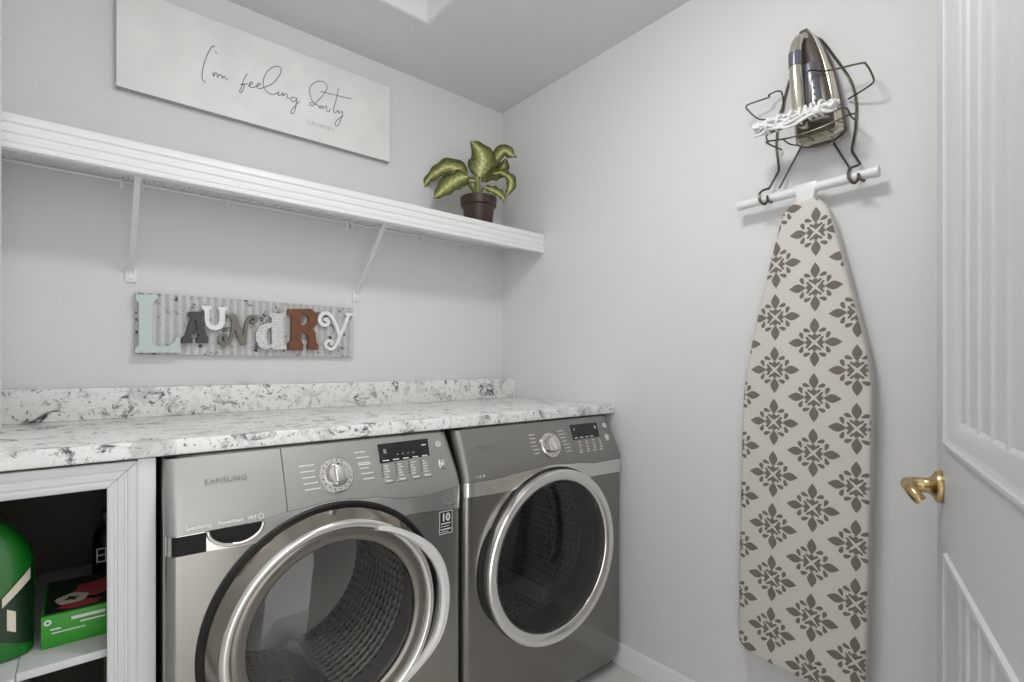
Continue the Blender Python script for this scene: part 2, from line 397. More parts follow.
# ------------------------------------------------------------------ camera
cam = bpy.data.cameras.new('camera'); cam_o = bpy.data.objects.new('camera', cam); COL.objects.link(cam_o)
cam.sensor_width = 36; cam.lens = 36*508.6/1024; cam.shift_y = 24/1024; cam.clip_start = 0.01
cam_o.location = (0, 0, 1.145); cam_o.rotation_euler = (R_(90), 0, -R_(40.147))
C.camera = cam_o
C.view_settings.view_transform = 'Standard'; C.view_settings.look = 'None'
C.view_settings.gamma = 1; C.view_settings.use_curve_mapping = False
C.view_settings.exposure = EXPOSURE
C.cycles.use_denoising = True
C.cycles.max_bounces = 10; C.cycles.diffuse_bounces = 6; C.cycles.glossy_bounces = 5; C.cycles.transparent_max_bounces = 8
C.cycles.sample_clamp_indirect = 6.0
C.cycles.caustics_reflective = False; C.cycles.caustics_refractive = False

# ------------------------------------------------------------------ room shell
XR, XL, YB, YF, ZC = 1.575, -0.22, 1.942, -0.06, 2.382
DOOR_X = 0.50
w = bpy.data.worlds.new('world'); C.world = w; w.use_nodes = True
bg = w.node_tree.nodes['Background']; bg.inputs[0].default_value = (1.0, 1.0, 1.0, 1); bg.inputs[1].default_value = WORLD

m = MB(); m.box(XL-.1, XR+.1, -1.6, YB+.1, -.06, 0.0); struct('floor', m, M['floor'])
m = MB(); m.box(XL-.1, XR+.1, YB, YB+.1, 0, ZC+.1); struct('wall_back', m, M['wall'])
m = MB(); m.box(XR, XR+.1, YF-.1, YB, 0, ZC+.1); struct('wall_right', m, M['wall'])
m = MB(); m.box(XL-.1, XL, YF, YB, 0, ZC+.1); struct('wall_left', m, M['wall'])
m = MB()
m.box(DOOR_X, XR, YF-.1, YF, 0, ZC+.1); m.box(XL-.1, DOOR_X, YF-.1, YF, 2.06, ZC+.1)
struct('wall_front', m, M['wall'])
# ceiling with the access recess let into it
HX0, HX1, HY0, HY1 = 0.36, 0.962, 1.0, 1.612
m = MB()
m.box(XL, HX0, YF, YB, ZC, ZC+.1); m.box(HX1, XR, YF, YB, ZC, ZC+.1)
m.box(HX0, HX1, YF, HY0, ZC, ZC+.1); m.box(HX0, HX1, HY1, YB, ZC, ZC+.1)
struct('ceiling', m, M['ceil'])
m = MB()
for x0, x1, y0, y1 in ((HX0, HX0+.012, HY0, HY1), (HX1-.012, HX1, HY0, HY1), (HX0+.012, HX1-.012, HY0, HY0+.012), (HX0+.012, HX1-.012, HY1-.012, HY1)):
    m.box(x0, x1, y0, y1, ZC+.0005, ZC+.16)
struct('trim_1', m, M['trim'])
m = MB(); m.box(HX0-.02, HX1+.02, HY0-.02, HY1+.02, ZC+.161, ZC+.19); m.box(HX0+.05, HX1-.05, HY0+.05, HY1-.05, ZC+.135, ZC+.161, .006)
struct('trim_2', m, M['trim'])
# white upright at the left end of the shelf
m = MB(); m.box(XL, -.1398, 1.585, 1.612, .995, ZC, .003); struct('trim_3', m, M['trim'])
# moulded baseboards
def baseboard(name, fn, a0, a1):
    prof = [(0, 0), (.014, 0), (.014, .045), (.0115, .050), (.0115, .056), (.009, .060), (.009, .067), (.004, .077), (0, .080)]
    m = MB(); n = len(prof)
    vs = [fn(a0, p, z) for p, z in prof] + [fn(a1, p, z) for p, z in prof]
    fs = [(i, i+1, n+i+1, n+i) for i in range(n-1)] + [tuple(range(n)), tuple(range(n, 2*n))[::-1]]
    m.faces(vs, fs)
    struct(name, m, M['trim'])
baseboard('baseboard_right', lambda a, p, z: (XR-p, a, z), YF, YB)
baseboard('baseboard_front', lambda a, p, z: (a, YF+p, z), DOOR_X+.09, XR-.015)
# casing round the doorway behind the camera
m = MB(); m.box(DOOR_X-.0, DOOR_X+.075, YF, YF+.016, 0, 2.135, .003); m.box(XL, DOOR_X, YF, YF+.016, 2.06, 2.135, .003)
struct('trim_4', m, M['trim'])

# ------------------------------------------------------------------ ceiling lamp
LX, LY = LAMP
t = thing('ceiling_lamp', 'round white flush ceiling lamp with a frosted bowl in the middle of the ceiling', 'lamp', (LX, LY, ZC))
m = MB(); m.lathe([(0, 0), (.17, 0), (.17, -.02), (.155, -.028), (0, -.028)], (LX, LY, ZC), (1, 0, 0), (0, 1, 0), (0, 0, 1), 48); obj('base', m, M['trim'], t)
m = MB(); m.lathe([(.150, -.028), (.148, -.045), (.125, -.07), (.08, -.088), (.03, -.096), (0, -.097)], (LX, LY, ZC), (1, 0, 0), (0, 1, 0), (0, 0, 1), 48)
obj('lamp_shade', m, M['lamp'], t)

# ------------------------------------------------------------------ door
e = Vector((.956, .292, 0)).normalized(); nn = Vector((-.292, .956, 0)).normalized()
P0 = Vector((.95*1.2835, .95*.2256, 0))
def DP(s, z, o):
    return P0 - e*s + nn*o + Vector((0, 0, z))
DM = Matrix((( -e.x, nn.x, 0, P0.x), (-e.y, nn.y, 0, P0.y), (0, 0, 1, 0), (0, 0, 0, 1)))   # (s,o,z) -> world
W, H0, H1 = .74, .012, 2.04
pans = [(.100, W-.100, 1.004, 1.92), (.100, W-.100, .20, .826)]
m = MB()
th = -.036
m.box(0, .100, th, 0, H0, H1, mat=DM); m.box(W-.100, W, th, 0, H0, H1, mat=DM)
for z0, z1 in ((H0, .20), (.826, 1.004), (1.92, H1)):
    m.box(.100, W-.100, th, 0, z0, z1, mat=DM)
prof = [(0, 0), (.003, .005), (.009, .006), (.014, .002), (.020, .001), (.040, -.007), (.048, -.012)]
for s0, s1, z0, z1 in pans:
    vs, fs = [], []
    for d, o in prof:
        vs += [DP(s0+d, z0+d, o), DP(s1-d, z0+d, o), DP(s1-d, z1-d, o), DP(s0+d, z1-d, o)]
    for i in range(len(prof)-1):
        for k in range(4):
            fs.append((i*4+k, i*4+(k+1) % 4, i*4+4+(k+1) % 4, i*4+4+k))
    m.faces(vs, fs)
    d = prof[-1][0]; a0, a1 = s0+d, s1-d
    # plank panel with beaded joints
    pr = [(a0, -.012)]
    s = .206
    while s < a1-.02:
        pr += [(s-.0045, -.012), (s-.003, -.0088), (s-.001, -.0080), (s+.001, -.0080), (s+.003, -.0088), (s+.0045, -.012)]
        s += .0755
    pr.append((a1, -.012))
    vs = [DP(a, z0+d-.018, o) for a, o in pr] + [DP(a, z1-d+.018, o) for a, o in pr]
    n = len(pr)
    m.faces(vs, [(i, i+1, n+i+1, n+i) for i in range(n-1)])
    m.faces([DP(a0, z0+d, -.03), DP(a1, z0+d, -.03), DP(a1, z1-d, -.03), DP(a0, z1-d, -.03)], [(0, 1, 2, 3)])
door = struct('door_1', m, M['door'], label='white panelled door standing open at the right with a brass lever', cat='door')
S0, Z0 = .055, .9285
m = MB()
c = DP(S0, Z0, 0)
m.lathe([(0, .0), (.0285, .0), (.0292, .004), (.027, .009), (.019, .013), (.0135, .019), (.0125, .030), (.0135, .040), (0, .044)], c, e, Vector((0, 0, 1)), nn, 32)
m.tube([DP(S0, Z0, .026), DP(S0, Z0, .038), DP(S0+.004, Z0+.0005, .046), DP(S0+.014, Z0+.002, .0485), DP(S0+.030, Z0+.001, .0475), DP(S0+.046, Z0-.006, .044), DP(S0+.054, Z0-.013, .039), DP(S0+.056, Z0-.018, .034)],
       lambda t: .0138-.0050*t, 16, sm=6)
obj('door_handle', m, M['brass'], door, label='brass lever handle on round rose')

# ------------------------------------------------------------------ worktop
YC = 1.2485; CT, CBt = .992, .959
m = MB(); m.box(XL+.001, XR-.001, YC, YB-.001, CBt, CT, .004, 3)
counter = obj('worktop', m, M['granite']); tag(counter, 'long white and grey speckled granite-look worktop over the two laundry machines', 'worktop')
m = MB(); m.box(XL+.001, XR-.001, 1.838, YB-.001, CT, 1.080, .003)
obj('backsplash', m, M['granite'], counter)

# ------------------------------------------------------------------ cabinet
cabn = thing('base_cabinet', 'open white base cabinet with fluted face frame left of the washer', 'cabinet', (-.05, 1.6, 0))
FY = 1.256
m = MB()
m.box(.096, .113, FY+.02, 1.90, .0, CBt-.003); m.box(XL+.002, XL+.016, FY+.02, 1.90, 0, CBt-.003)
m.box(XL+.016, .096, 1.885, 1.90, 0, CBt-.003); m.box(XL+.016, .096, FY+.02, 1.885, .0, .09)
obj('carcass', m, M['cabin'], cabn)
def casing(m, line, x_in, zdir):
    pass
# fluted casing profile across the 50 mm width: (across from inner edge, depth outward)
CP = [(0, 0), (0, .012), (.004, .015), (.010, .015), (.012, .0125), (.015, .0125), (.017, .015), (.026, .016), (.028, .0135), (.031, .0135), (.033, .016), (.043, .018), (.046, .018), (.0486, .016), (.0486, 0)]
m = MB()
n = len(CP); xi, zi = .0345, .905
vs = [(XL+.002, FY+.02-d, zi+a) for a, d in CP] + [(xi+a, FY+.02-d, zi+a) for a, d in CP]
m.faces(vs, [(i, i+1, n+i+1, n+i) for i in range(n-1)] + [tuple(range(n)), tuple(range(n, 2*n))])
obj('top_rail', m, M['cab'], cabn)
m = MB()
vs = [(xi+a+.0012, FY+.02-d, zi+a) for a, d in CP] + [(xi+a+.0012, FY+.02-d, 0.0) for a, d in CP]
m.faces(vs, [(i, i+1, n+i+1, n+i) for i in range(n-1)] + [tuple(range(n)), tuple(range(n, 2*n))])
m.box(.0835, .1135, FY+.002, FY+.0199, 0, CBt-.002, .0015)
obj('stile', m, M['cab'], cabn)
m = MB(); m.box(-.094, .094, 1.300, 1.882, .562, .578, .0015); obj('shelf_board', m, M['cab'], cabn)
m = MB(); m.box(XL+.018, -.095, 1.282, 1.86, .09, .577, .002); obj('shelf_support', m, M['cab'], cabn)
m = MB(); m.box(.042, .092, 1.75, 1.80, .092, .56, .002); obj('post', m, M['tan'], cabn, label='brown post inside below the shelf')

# things in the cabinet
jug = thing('detergent_jug', 'green detergent jug with dark diagonal label standing in the open cabinet', 'jug', (-.146, 1.41, .578))
m = MB()
rings = [(.0, .064, .044), (.004, .070, .050), (.10, .072, .052), (.175, .0715, .0515), (.205, .064, .047), (.232, .050, .038), (.252, .034, .028), (.260, .022, .022)]
vs, fs = [], []; K = 32; JX, JY = -.146, 1.410
for z, a, b in rings:
    for k in range(K):
        an = 2*PI*k/K; ca, sa = math.cos(an), math.sin(an)
        p = .6
        vs.append((JX+a*math.copysign(abs(ca)**p, ca), JY+b*math.copysign(abs(sa)**p, sa), .5785+z))
for i in range(len(rings)-1):
    for k in range(K):
        fs.append((i*K+k, i*K+(k+1) % K, (i+1)*K+(k+1) % K, (i+1)*K+k))
fs += [tuple(range(K)), tuple(range((len(rings)-1)*K, len(rings)*K))]
m.faces(vs, fs)
obj('bottle', m, M['green'], jug, 50)
m = MB(); m.lathe([(0, 0), (.021, 0), (.021, .026), (.018, .030), (0, .030)], (JX, JY, .8385), (1, 0, 0), (0, 1, 0), (0, 0, 1), 24); obj('cap', m, M['dgreen'], jug)
m = MB()
def jugf(a, b, h):                 # wrap on the broad front of the jug
    q = min(1, abs(a-JX)/.0722); y = JY-.052*(1-q**(2/.6))**.3 if q < 1 else JY
    return (a, y-h-.0006, b)
def strip(z0a, z0b, z1a, z1b, x0, x1, h, idx):
    N = 14; vs = []; fs = []
    for i in range(N+1):
        t_ = i/N; x = x0+(x1-x0)*t_
        vs += [jugf(x, z0a+(z0b-z0a)*t_, h), jugf(x, z1a+(z1b-z1a)*t_, h)]
    for i in range(N):
        fs.append((2*i, 2*i+2, 2*i+3, 2*i+1))
    m.faces(vs, fs, idx)
strip(.625, .600, .690, .755, -.130, -.0755, .0004, 0)
strip(.684, .726, .702, .748, -.117, -.0790, .0012, 1); strip(.640, .632, .680, .672, -.1105, -.0985, .0012, 1)
obj('bottle_label', m, [M['dgreen'], M['cream']], jug, label='dark green label with pale diagonal band')

bx = thing('dryer_sheet_box', 'flat green card box with a red printed top on the cabinet shelf', 'box', (.015, 1.47, .578))
m = MB(); m.box(-.064, .092, 1.373, 1.585, .5785, .643, .0015)
obj('carton', m, M['box'], bx)
m = MB()
tz = .6432
m.prism([(-.060, 1.380), (.088, 1.380), (.088, 1.580), (-.060, 1.580)], 0, .0008, lambda a, b, h: (a, b, tz+h), idx=0)
def blob(cx, cy, r, idx, hh, ecc=1.0, lob=6, amp=.12):
    pts = [(cx+r*ecc*(1+amp*math.sin(lob*q*2*PI/36))*math.cos(q*2*PI/36), cy+r*(1+amp*math.sin(lob*q*2*PI/36))*math.sin(q*2*PI/36)) for q in range(36)]
    m.prism(pts, .0008, hh, lambda a, b, h: (a, b, tz+h), idx=idx)
blob(.030, 1.485, .046, 1, .0012); blob(-.005, 1.405, .018, 1, .0012, 1.9); blob(.060, 1.40, .014, 1, .0012, 1.6)
blob(-.018, 1.445, .030, 2, .0014, .9, 5, .06); blob(-.018, 1.445, .010, 0, .0017, 1, 4, .3); blob(.065, 1.545, .022, 3, .0012)
obj('printed_top', m, [M['dgreen'], M['redm'], M['cream'], M['green']], bx, label='dark top print with red and cream flowers')
m = MB()
for x0, x1, z, h in ((-.018, .036, .626, .006), (-.004, .036, .617, .003), (-.050, -.034, .613, .003), (-.048, .004, .606, .002)):
    m.box(x0, x1, 1.3722, 1.3732, z, z+h)
m.lathe([(.0025, 0), (.006, 0), (.006, .0008), (.0025, .0008)], (-.054, 1.3722, .630), (1, 0, 0), (0, 0, 1), (0, 1, 0), 16)
m.box(.046, .055, 1.3722, 1.3732, .620, .632)
obj('carton_print', m, M['mark'], bx)

bb = thing('spray_bottle', 'small black bottle with white outlined lettering behind the green box', 'bottle', (.050, 1.66, .578))
m = MB(); m.lathe([(0, .001), (.030, .001), (.033, .006), (.033, .125), (.026, .150), (.014, .163), (.013, .175), (0, .175)], (.050, 1.66, .578), (1, 0, 0), (0, 1, 0), (0, 0, 1), 32); obj('bottle', m, M['black'], bb)
m = MB(); m.box(.036, .064, 1.625, 1.675, .7531, .778, .005); m.box(.045, .055, 1.60, 1.626, .764, .774, .002); obj('spray_head', m, M['black'], bb)
m = MB()
for x0, x1, z0, z1 in ((.025, .028, .655, .690), (.028, .042, .655, .658), (.028, .042, .671, .674), (.028, .042, .687, .690), (.042, .045, .655, .690), (.049, .052, .655, .690)):
    m.box(x0, x1, 1.6235, 1.6265, z0, z1)
obj('lettering', m, M['mark'], bb)

# ------------------------------------------------------------------ wire shelf with fascia
sh = thing('wall_shelf', 'long white wire shelf with a fluted fascia board high on the back wall', 'shelf', (.68, 1.8, 1.70))
SX0, SX1 = XL+.002, XR-.002
FP = [(0, 0), (.012, 0), (.016, .003), (.016, .010), (.0135, .012), (.0135, .016), (.016, .018), (.016, .028), (.013, .031), (.013, .036), (.0165, .040), (.0165, .052), (.0135, .055), (.0135, .059), (.018, .063), (.018, .078), (.016, .082), (0, .083)]
m = MB(); n = len(FP)
vs = [(SX0, 1.658-d, 1.6443+z) for d, z in FP] + [(SX1, 1.658-d, 1.6443+z) for d, z in FP]
m.faces(vs, [(i, i+1, n+i+1, n+i) for i in range(n-1)] + [tuple(range(n)), tuple(range(n, 2*n))])
obj('fascia', m, M['trim'], sh)
m = MB()
x = SX0+.010
while x < SX1-.005:
    m.box(x-.0024, x+.0024, 1.659, 1.928, 1.7035, 1.7080)
    x += .0127
for y, z, r in ((1.664, 1.699, .004), (1.664, 1.665, .004), (1.76, 1.700, .003), (1.85, 1.700, .003), (1.930, 1.699, .004)):
    m.tube([(SX0, y, z), (SX1, y, z)], r, 8)
obj('wire_deck', m, M['wire'], sh)
m = MB(); m.box(SX0, SX1, 1.659, 1.9405, 1.7083, 1.7098); obj('shelf_liner', m, M['wire'], sh)
for bx_ in (.112, .826):
    m = MB()
    m.prism([(-.007, 0), (.007, 0), (.007, .004), (-.007, .004)], 0, 1, lambda a, b, h: (bx_+a, 1.672+(1.936-1.672)*h, 1.664+(1.430-1.664)*h+b*1.0))
    m.prism([(-.007, 0), (-.005, 0), (-.005, -.010), (-.007, -.010)], 0, 1, lambda a, b, h: (bx_+a, 1.672+(1.936-1.672)*h, 1.664+(1.430-1.664)*h+b))
    m.prism([(.005, 0), (.007, 0), (.007, -.010), (.005, -.010)], 0, 1, lambda a, b, h: (bx_+a, 1.672+(1.936-1.672)*h, 1.664+(1.430-1.664)*h+b))
    br = obj('brace', m, M['wire'], sh)
    m = MB(); m.box(bx_-.0145, bx_+.0145, 1.934, 1.9415, 1.398, 1.438, .0015)
    m.lathe([(0, .004), (.005, .003), (.006, 0)], (bx_, 1.934, 1.411), (1, 0, 0), (0, 0, 1), (0, -1, 0), 16)
    obj('foot_plate', m, M['wire'], br)
for cx_ in (.088, .140, .373, .785, .806, 1.12, 1.34):
    m = MB(); m.box(cx_-.006, cx_+.006, 1.924, 1.9415, 1.683, 1.706, .002); m.box(cx_-.004, cx_+.004, 1.920, 1.93, 1.676, 1.69, .002)
    obj('wall_clip', m, M['wire'], sh)

# ------------------------------------------------------------------ signs
sg = thing('wall_sign', 'long white-washed wooden sign with grey handwriting above the shelf', 'sign', (.52, 1.94, 2.13))
m = MB(); m.box(.0755, .9625, 1.917, 1.9415, 1.9775, 2.2845, .0015)
for f in m.bm.faces:
    f.material_index = 0 if abs(f.normal.y) > .5 else 1
obj('panel', m, [M['signw'], M['signs']], sg)
m = MB()
for st in SCRIPT_STROKES:
    m.ribbon(st, .0027, 1.9163, 1.9171, sm=6)
obj('handwriting', m, M['ink'], sg)
def XZ(x, y, z, sc=1.0):            # text matrix for a face that looks to -Y
    return Matrix(((1, 0, 0, x), (0, 0, -1, y), (0, 1, 0, z), (0, 0, 0, 1)))
m = MB(); m.text('LAUNDRY', .0185, XZ(.634, 1.9168, 2.034), spacing=1.25); obj('small_lettering', m, M['ink2'], sg)

ls = thing('letter_sign', 'corrugated metal sign with mixed mounted letters on the wall under the shelf', 'sign', (.46, 1.94, 1.27))
def corr(x):
    return .0026*math.sin(2*PI*(x-.121)/.0225)
m = MB()
nx = 180; vs = []; fs = []
for i in range(nx+1):
    x = .121+(.8065-.121)*i/nx
    k = .65 if x < .35 else 1.0
    y = 1.9225+corr(x)*k
    vs += [(x, y, 1.1775), (x, y, 1.3675)]
for i in range(nx):
    fs.append((2*i, 2*i+2, 2*i+3, 2*i+1))
m.faces(vs, fs)
m.box(.121, .8065, 1.9255, 1.9415, 1.1775, 1.3675)
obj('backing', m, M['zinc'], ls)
cols = {'L': 'mint', 'A': 'charc', 'U': 'white', 'N': 'taupe', 'd': 'speck', 'R': 'rust', 'y': 'white'}
words = {'L': 'pale mint slab letter L', 'A': 'charcoal slab letter A', 'U': 'small white letter U', 'N': 'taupe curly letter N', 'd': 'grey speckled letter D', 'R': 'rust brown slab letter R', 'y': 'white curly letter Y'}
XZl = Matrix(((1, 0, 0, 0), (0, 0, -1, 1.911), (0, 1, 0, 0), (0, 0, 0, 1)))
for ch in 'LAUNdRy':
    m = MB()
    if ch in LETTER_POLYS:
        m.fill2d(LETTER_POLYS[ch], .0072, .0012, XZl)
    else:
        for q, (st, wd) in enumerate(LETTER_STROKES[ch]):
            m.ribbon(st, wd, 1.9035-.0005*q, 1.9185+.0003*q, sm=6)
    obj('letter', m, M[cols[ch]], ls, label=words[ch])
# ------------------------------------------------------------------ plant
PX, PY, PZ = 1.313, 1.782, 1.7102
plant = thing('potted_plant', 'variegated green leafy plant in a brown plastic pot on the shelf', 'plant', (PX, PY, PZ))
m = MB(); m.lathe([(0, 0), (.054, 0), (.056, .003), (.068, .118), (.071, .119), (.077, .122), (.080, .155), (.078, .158), (.073, .158), (.070, .144), (0, .144)], (PX, PY, PZ), (1, 0, 0), (0, 1, 0), (0, 0, 1), 48)
pot = obj('pot', m, M['pot'], plant)
m = MB(); m.lathe([(.0695, .146), (.04, .150), (0, .152)], (PX, PY, PZ), (1, 0, 0), (0, 1, 0), (0, 0, 1), 32); obj('soil', m, M['soil'], plant)
RV = Vector((.7644, -.6448, 0)); DV = Vector((.6448, .7644, 0)); UV_ = Vector((0, 0, 1))
RIM = Vector((PX, PY, PZ+.163))
def Q(a, b, c=0.0):                 # a to the right, b up, c away, from the middle of the rim (mm)
    return RIM + (RV*a + UV_*b + DV*c)/1000
def leaf(mid, width, up, fold=.25, name='leaf', curl=.0, pk=.45):
    P = cr([Q(*p) for p in mid], 6)
    n = len(P); nw = 8
    bm = bmesh.new(); uvl = bm.loops.layers.uv.new('UVMap')
    up = (RV*up[0] + UV_*up[1] + DV*up[2]).normalized()
    rows = []
    for i in range(n):
        t = i/(n-1)
        T = (P[min(i+1, n-1)]-P[max(i-1, 0)]).normalized()
        S = T.cross(up).normalized(); N = S.cross(T).normalized()
        k = math.log(.5)/math.log(pk)
        wd = width/1000*max(.0, math.sin(PI*min(1, max(0, t**k))))**.75 * (1-.15*t)
        row = []
        for j in range(nw+1):
            u = j/nw*2-1
            h = -fold*abs(u)**1.3*wd*.5*-1 - curl*u*u*wd*.5 + .0040*math.sin(9*t*PI+u*2)*abs(u)
            row.append((bm.verts.new(P[i]+S*(u*wd/2)+N*h), (j/nw, t)))
        rows.append(row)
    for i in range(n-1):
        for j in range(nw):
            q = [rows[i][j], rows[i+1][j], rows[i+1][j+1], rows[i][j+1]]
            f = bm.faces.new([a[0] for a in q])
            for l, a in zip(f.loops, q):
                l[uvl].uv = a[1]
    o = obj(name, bm, M['leaf'], plant, 80)
    md = o.modifiers.new('s', 'SOLIDIFY'); md.thickness = .0012
    return o
def petiole(pts, r0=.006, r1=.0035):
    m = MB(); m.tube([Q(*p) for p in pts], lambda t: r0+(r1-r0)*t, 10, sm=6); obj('stalk', m, M['stem'], plant)
m = MB(); m.tube([Q(-4, -10), Q(-3, 30), Q(-6, 70, 2), Q(-4, 105, 4)], lambda t: .0160-.005*t, 12, sm=6); obj('stem', m, M['stem'], plant)
petiole([(-5, 5, 0), (-32, 35, -10), (-60, 72, -14), (-66, 84, -14)]); petiole([(-6, 8, -6), (-22, 30, -22), (-45, 60, -36), (-52, 68, -38)], .007)
petiole([(2, 5, -4), (15, 24, -14), (24, 36, -18)], .006)
leaf([(-52, 84, -14), (-85, 112, -22), (-130, 122, -24), (-175, 104, -16), (-215, 80, 0), (-238, 48, 10)], 100, (-.12, .42, -.9), .10, pk=.40)
leaf([(-40, 74, -40), (-70, 66, -50), (-110, 40, -60), (-150, 6, -62), (-186, -22, -56)], 126, (-.25, .38, -.9), .08, pk=.45)
leaf([(0, 84, -6), (12, 118, -18), (20, 155, -26), (2, 200, -20), (-36, 248, 4)], 128, (.12, .12, -1), .16, pk=.36)
leaf([(12, 92, 2), (44, 128, -14), (80, 162, -20), (112, 196, -14), (142, 184, -4), (166, 176, 6)], 82, (-.35, .35, -.87), .2, pk=.4)
leaf([(10, 70, 10), (52, 96, 16), (88, 112, 18), (108, 140, 20), (118, 176, 20)], 96, (-.3, .4, -.87), .12, pk=.5)
leaf([(44, 92, -6), (84, 104, -6), (116, 96, -6), (138, 74, -4), (138, 44, -4), (116, -2, -6)], 62, (.55, .3, -.78), .18, pk=.58)
leaf([(16, 40, -16), (46, 26, -30), (80, 8, -38), (104, -12, -38), (114, -28, -34)], 62, (.22, .6, -.77), .15)
leaf([(-8, 60, -20), (-30, 62, -26), (-52, 54, -30), (-66, 34, -32)], 52, (.1, .6, -.8), .2)

# ------------------------------------------------------------------ ironing board
ib = thing('ironing_board', 'ironing board in beige cover with taupe floral motifs hanging on the right wall', 'ironing board', (1.53, .566, .28))
OUT = [(.5468, 1.599), (.5250, 1.599), (.5060, 1.583), (.4880, 1.5507), (.4620, 1.446), (.4290, 1.299), (.4045, 1.185), (.3955, 1.110), (.3930, 1.057), (.3950, .90), (.3970, .8044), (.4015, .5506), (.4060, .341), (.412, .294), (.430, .281), (.470, .2765), (.567, .281),
       (.690, .290), (.713, .296), (.727, .311), (.7325, .345), (.730, .558), (.724, .86), (.7178, 1.040), (.708, 1.12), (.691, 1.219), (.6451, 1.419), (.6121, 1.550), (.600, 1.578), (.578, 1.596)]
O2 = [Vector((a, b, 0)) for a, b in OUT]
O2 = [(p.x, p.y) for p in cr(O2, 4, True)]
XFB = 1.508                     # front of the padded face
def edge_dist(p):
    best = 9
    for i in range(len(O2)):
        ax, ay = O2[i]; bx_, by = O2[(i+1) % len(O2)]
        dx, dy = bx_-ax, by-ay
        L2 = dx*dx+dy*dy or 1e-12
        tt = max(0, min(1, ((p[0]-ax)*dx+(p[1]-ay)*dy)/L2))
        best = min(best, math.hypot(p[0]-ax-tt*dx, p[1]-ay-tt*dy))
    return best
RB = .010
def face_x(d):
    d = min(d, RB)
    return XFB + RB - math.sqrt(max(0, RB*RB-(RB-d)**2))
cxb = sum(a for a, b in O2)/len(O2); 
def inset(d):
    out = []
    n = len(O2)
    for i in range(n):
        a, b, c2 = Vector(O2[i-1]), Vector(O2[i]), Vector(O2[(i+1) % n])
        t_ = (c2-a).normalized(); nrm = Vector((-t_.y, t_.x))
        out.append((b.x-nrm.x*d*SGN, b.y-nrm.y*d*SGN))
    return out
area = sum(O2[i-1][0]*O2[i][1]-O2[i][0]*O2[i-1][1] for i in range(len(O2)))
SGN = -1 if area > 0 else 1
m = MB()
n = len(O2); vs = []; fs = []
lv = [(0, .036), (0, .012)] + [(d, None) for d in (0.0, .001, .003, .006, .010)]
for d, back in lv:
    for a, b in (O2 if d == 0 else inset(d)):
        vs.append((XFB+back if back else face_x(d), a, b))
for i in range(len(lv)-1):
    for k in range(n):
        fs.append((i*n+k, i*n+(k+1) % n, (i+1)*n+(k+1) % n, (i+1)*n+k))
fs.append(tuple(range((len(lv)-1)*n, len(lv)*n))); fs.append(tuple(range(n))[::-1])
m.faces(vs, fs)
# printed motifs, part of the cover cloth
def petal(L0, L1, wd, nseg=10):
    A = []
    for i in range(nseg+1):
        t_ = i/nseg
        A.append((L0+(L1-L0)*t_, wd*math.sin(PI*t_)**1.05*(1.05-.25*abs(t_-.45)) if 0 < t_ < 1 else .0))
    return A + [(x, -y) for x, y in A[-2:0:-1]]
def rot(pts, an, dx=0, dy=0):
    c_, s_ = math.cos(an), math.sin(an)
    return [(x*c_-y*s_+dx, x*s_+y*c_+dy) for x, y in pts]
def drop(x0, y0, x1, y1, wd):
    L_ = math.hypot(x1-x0, y1-y0); A = []
    for i in range(8):
        t_ = i/7
        A.append((L_*t_, wd*math.sqrt(max(0, 1-(2*t_-1)**2))*(0.35+.65*t_)))
    pts = A + [(x, -y) for x, y in A[-2:0:-1]]
    return rot(pts, math.atan2(y1-y0, x1-x0), x0, y0)
MOT = []
for k in range(4):
    an = k*PI/2
    MOT.append(rot(petal(.0225, .0665, .0112), an))
    MOT.append(rot([(.0050, 0), (.0105, .0065), (.0165, .0150), (.0215, .0165), (.0225, .0125), (.0185, .0070), (.0205, .0035), (.0250, .0045), (.0215, 0), (.0250, -.0045), (.0205, -.0035), (.0185, -.0070), (.0225, -.0125), (.0215, -.0165), (.0165, -.0150), (.0105, -.0065)], an))
    MOT.append(rot(drop(.0290, .0095, .0360, .0285, .0074), an))
    MOT.append(rot(drop(.0290, -.0095, .0360, -.0285, .0074), an))
def clip(poly, k):
    """clip to the cover outline (treated edge by edge near the motif)"""
    n_ = len(CO)
    for i in range(n_):
        ax, ay = CO[i]; bx_, by = CO[(i+1) % n_]
        f = lambda p: ((bx_-ax)*(p[1]-ay)-(by-ay)*(p[0]-ax))*CSG
        out = []
        for j in range(len(poly)):
            p, q = poly[j-1], poly[j]
            fp, fq = f(p), f(q)
            if (fp >= 0) != (fq >= 0):
                t_ = fp/(fp-fq); out.append((p[0]+(q[0]-p[0])*t_, p[1]+(q[1]-p[1])*t_))
            if fq >= 0:
                out.append(q)
        poly = out
        if len(poly) < 3:
            return []
    return poly
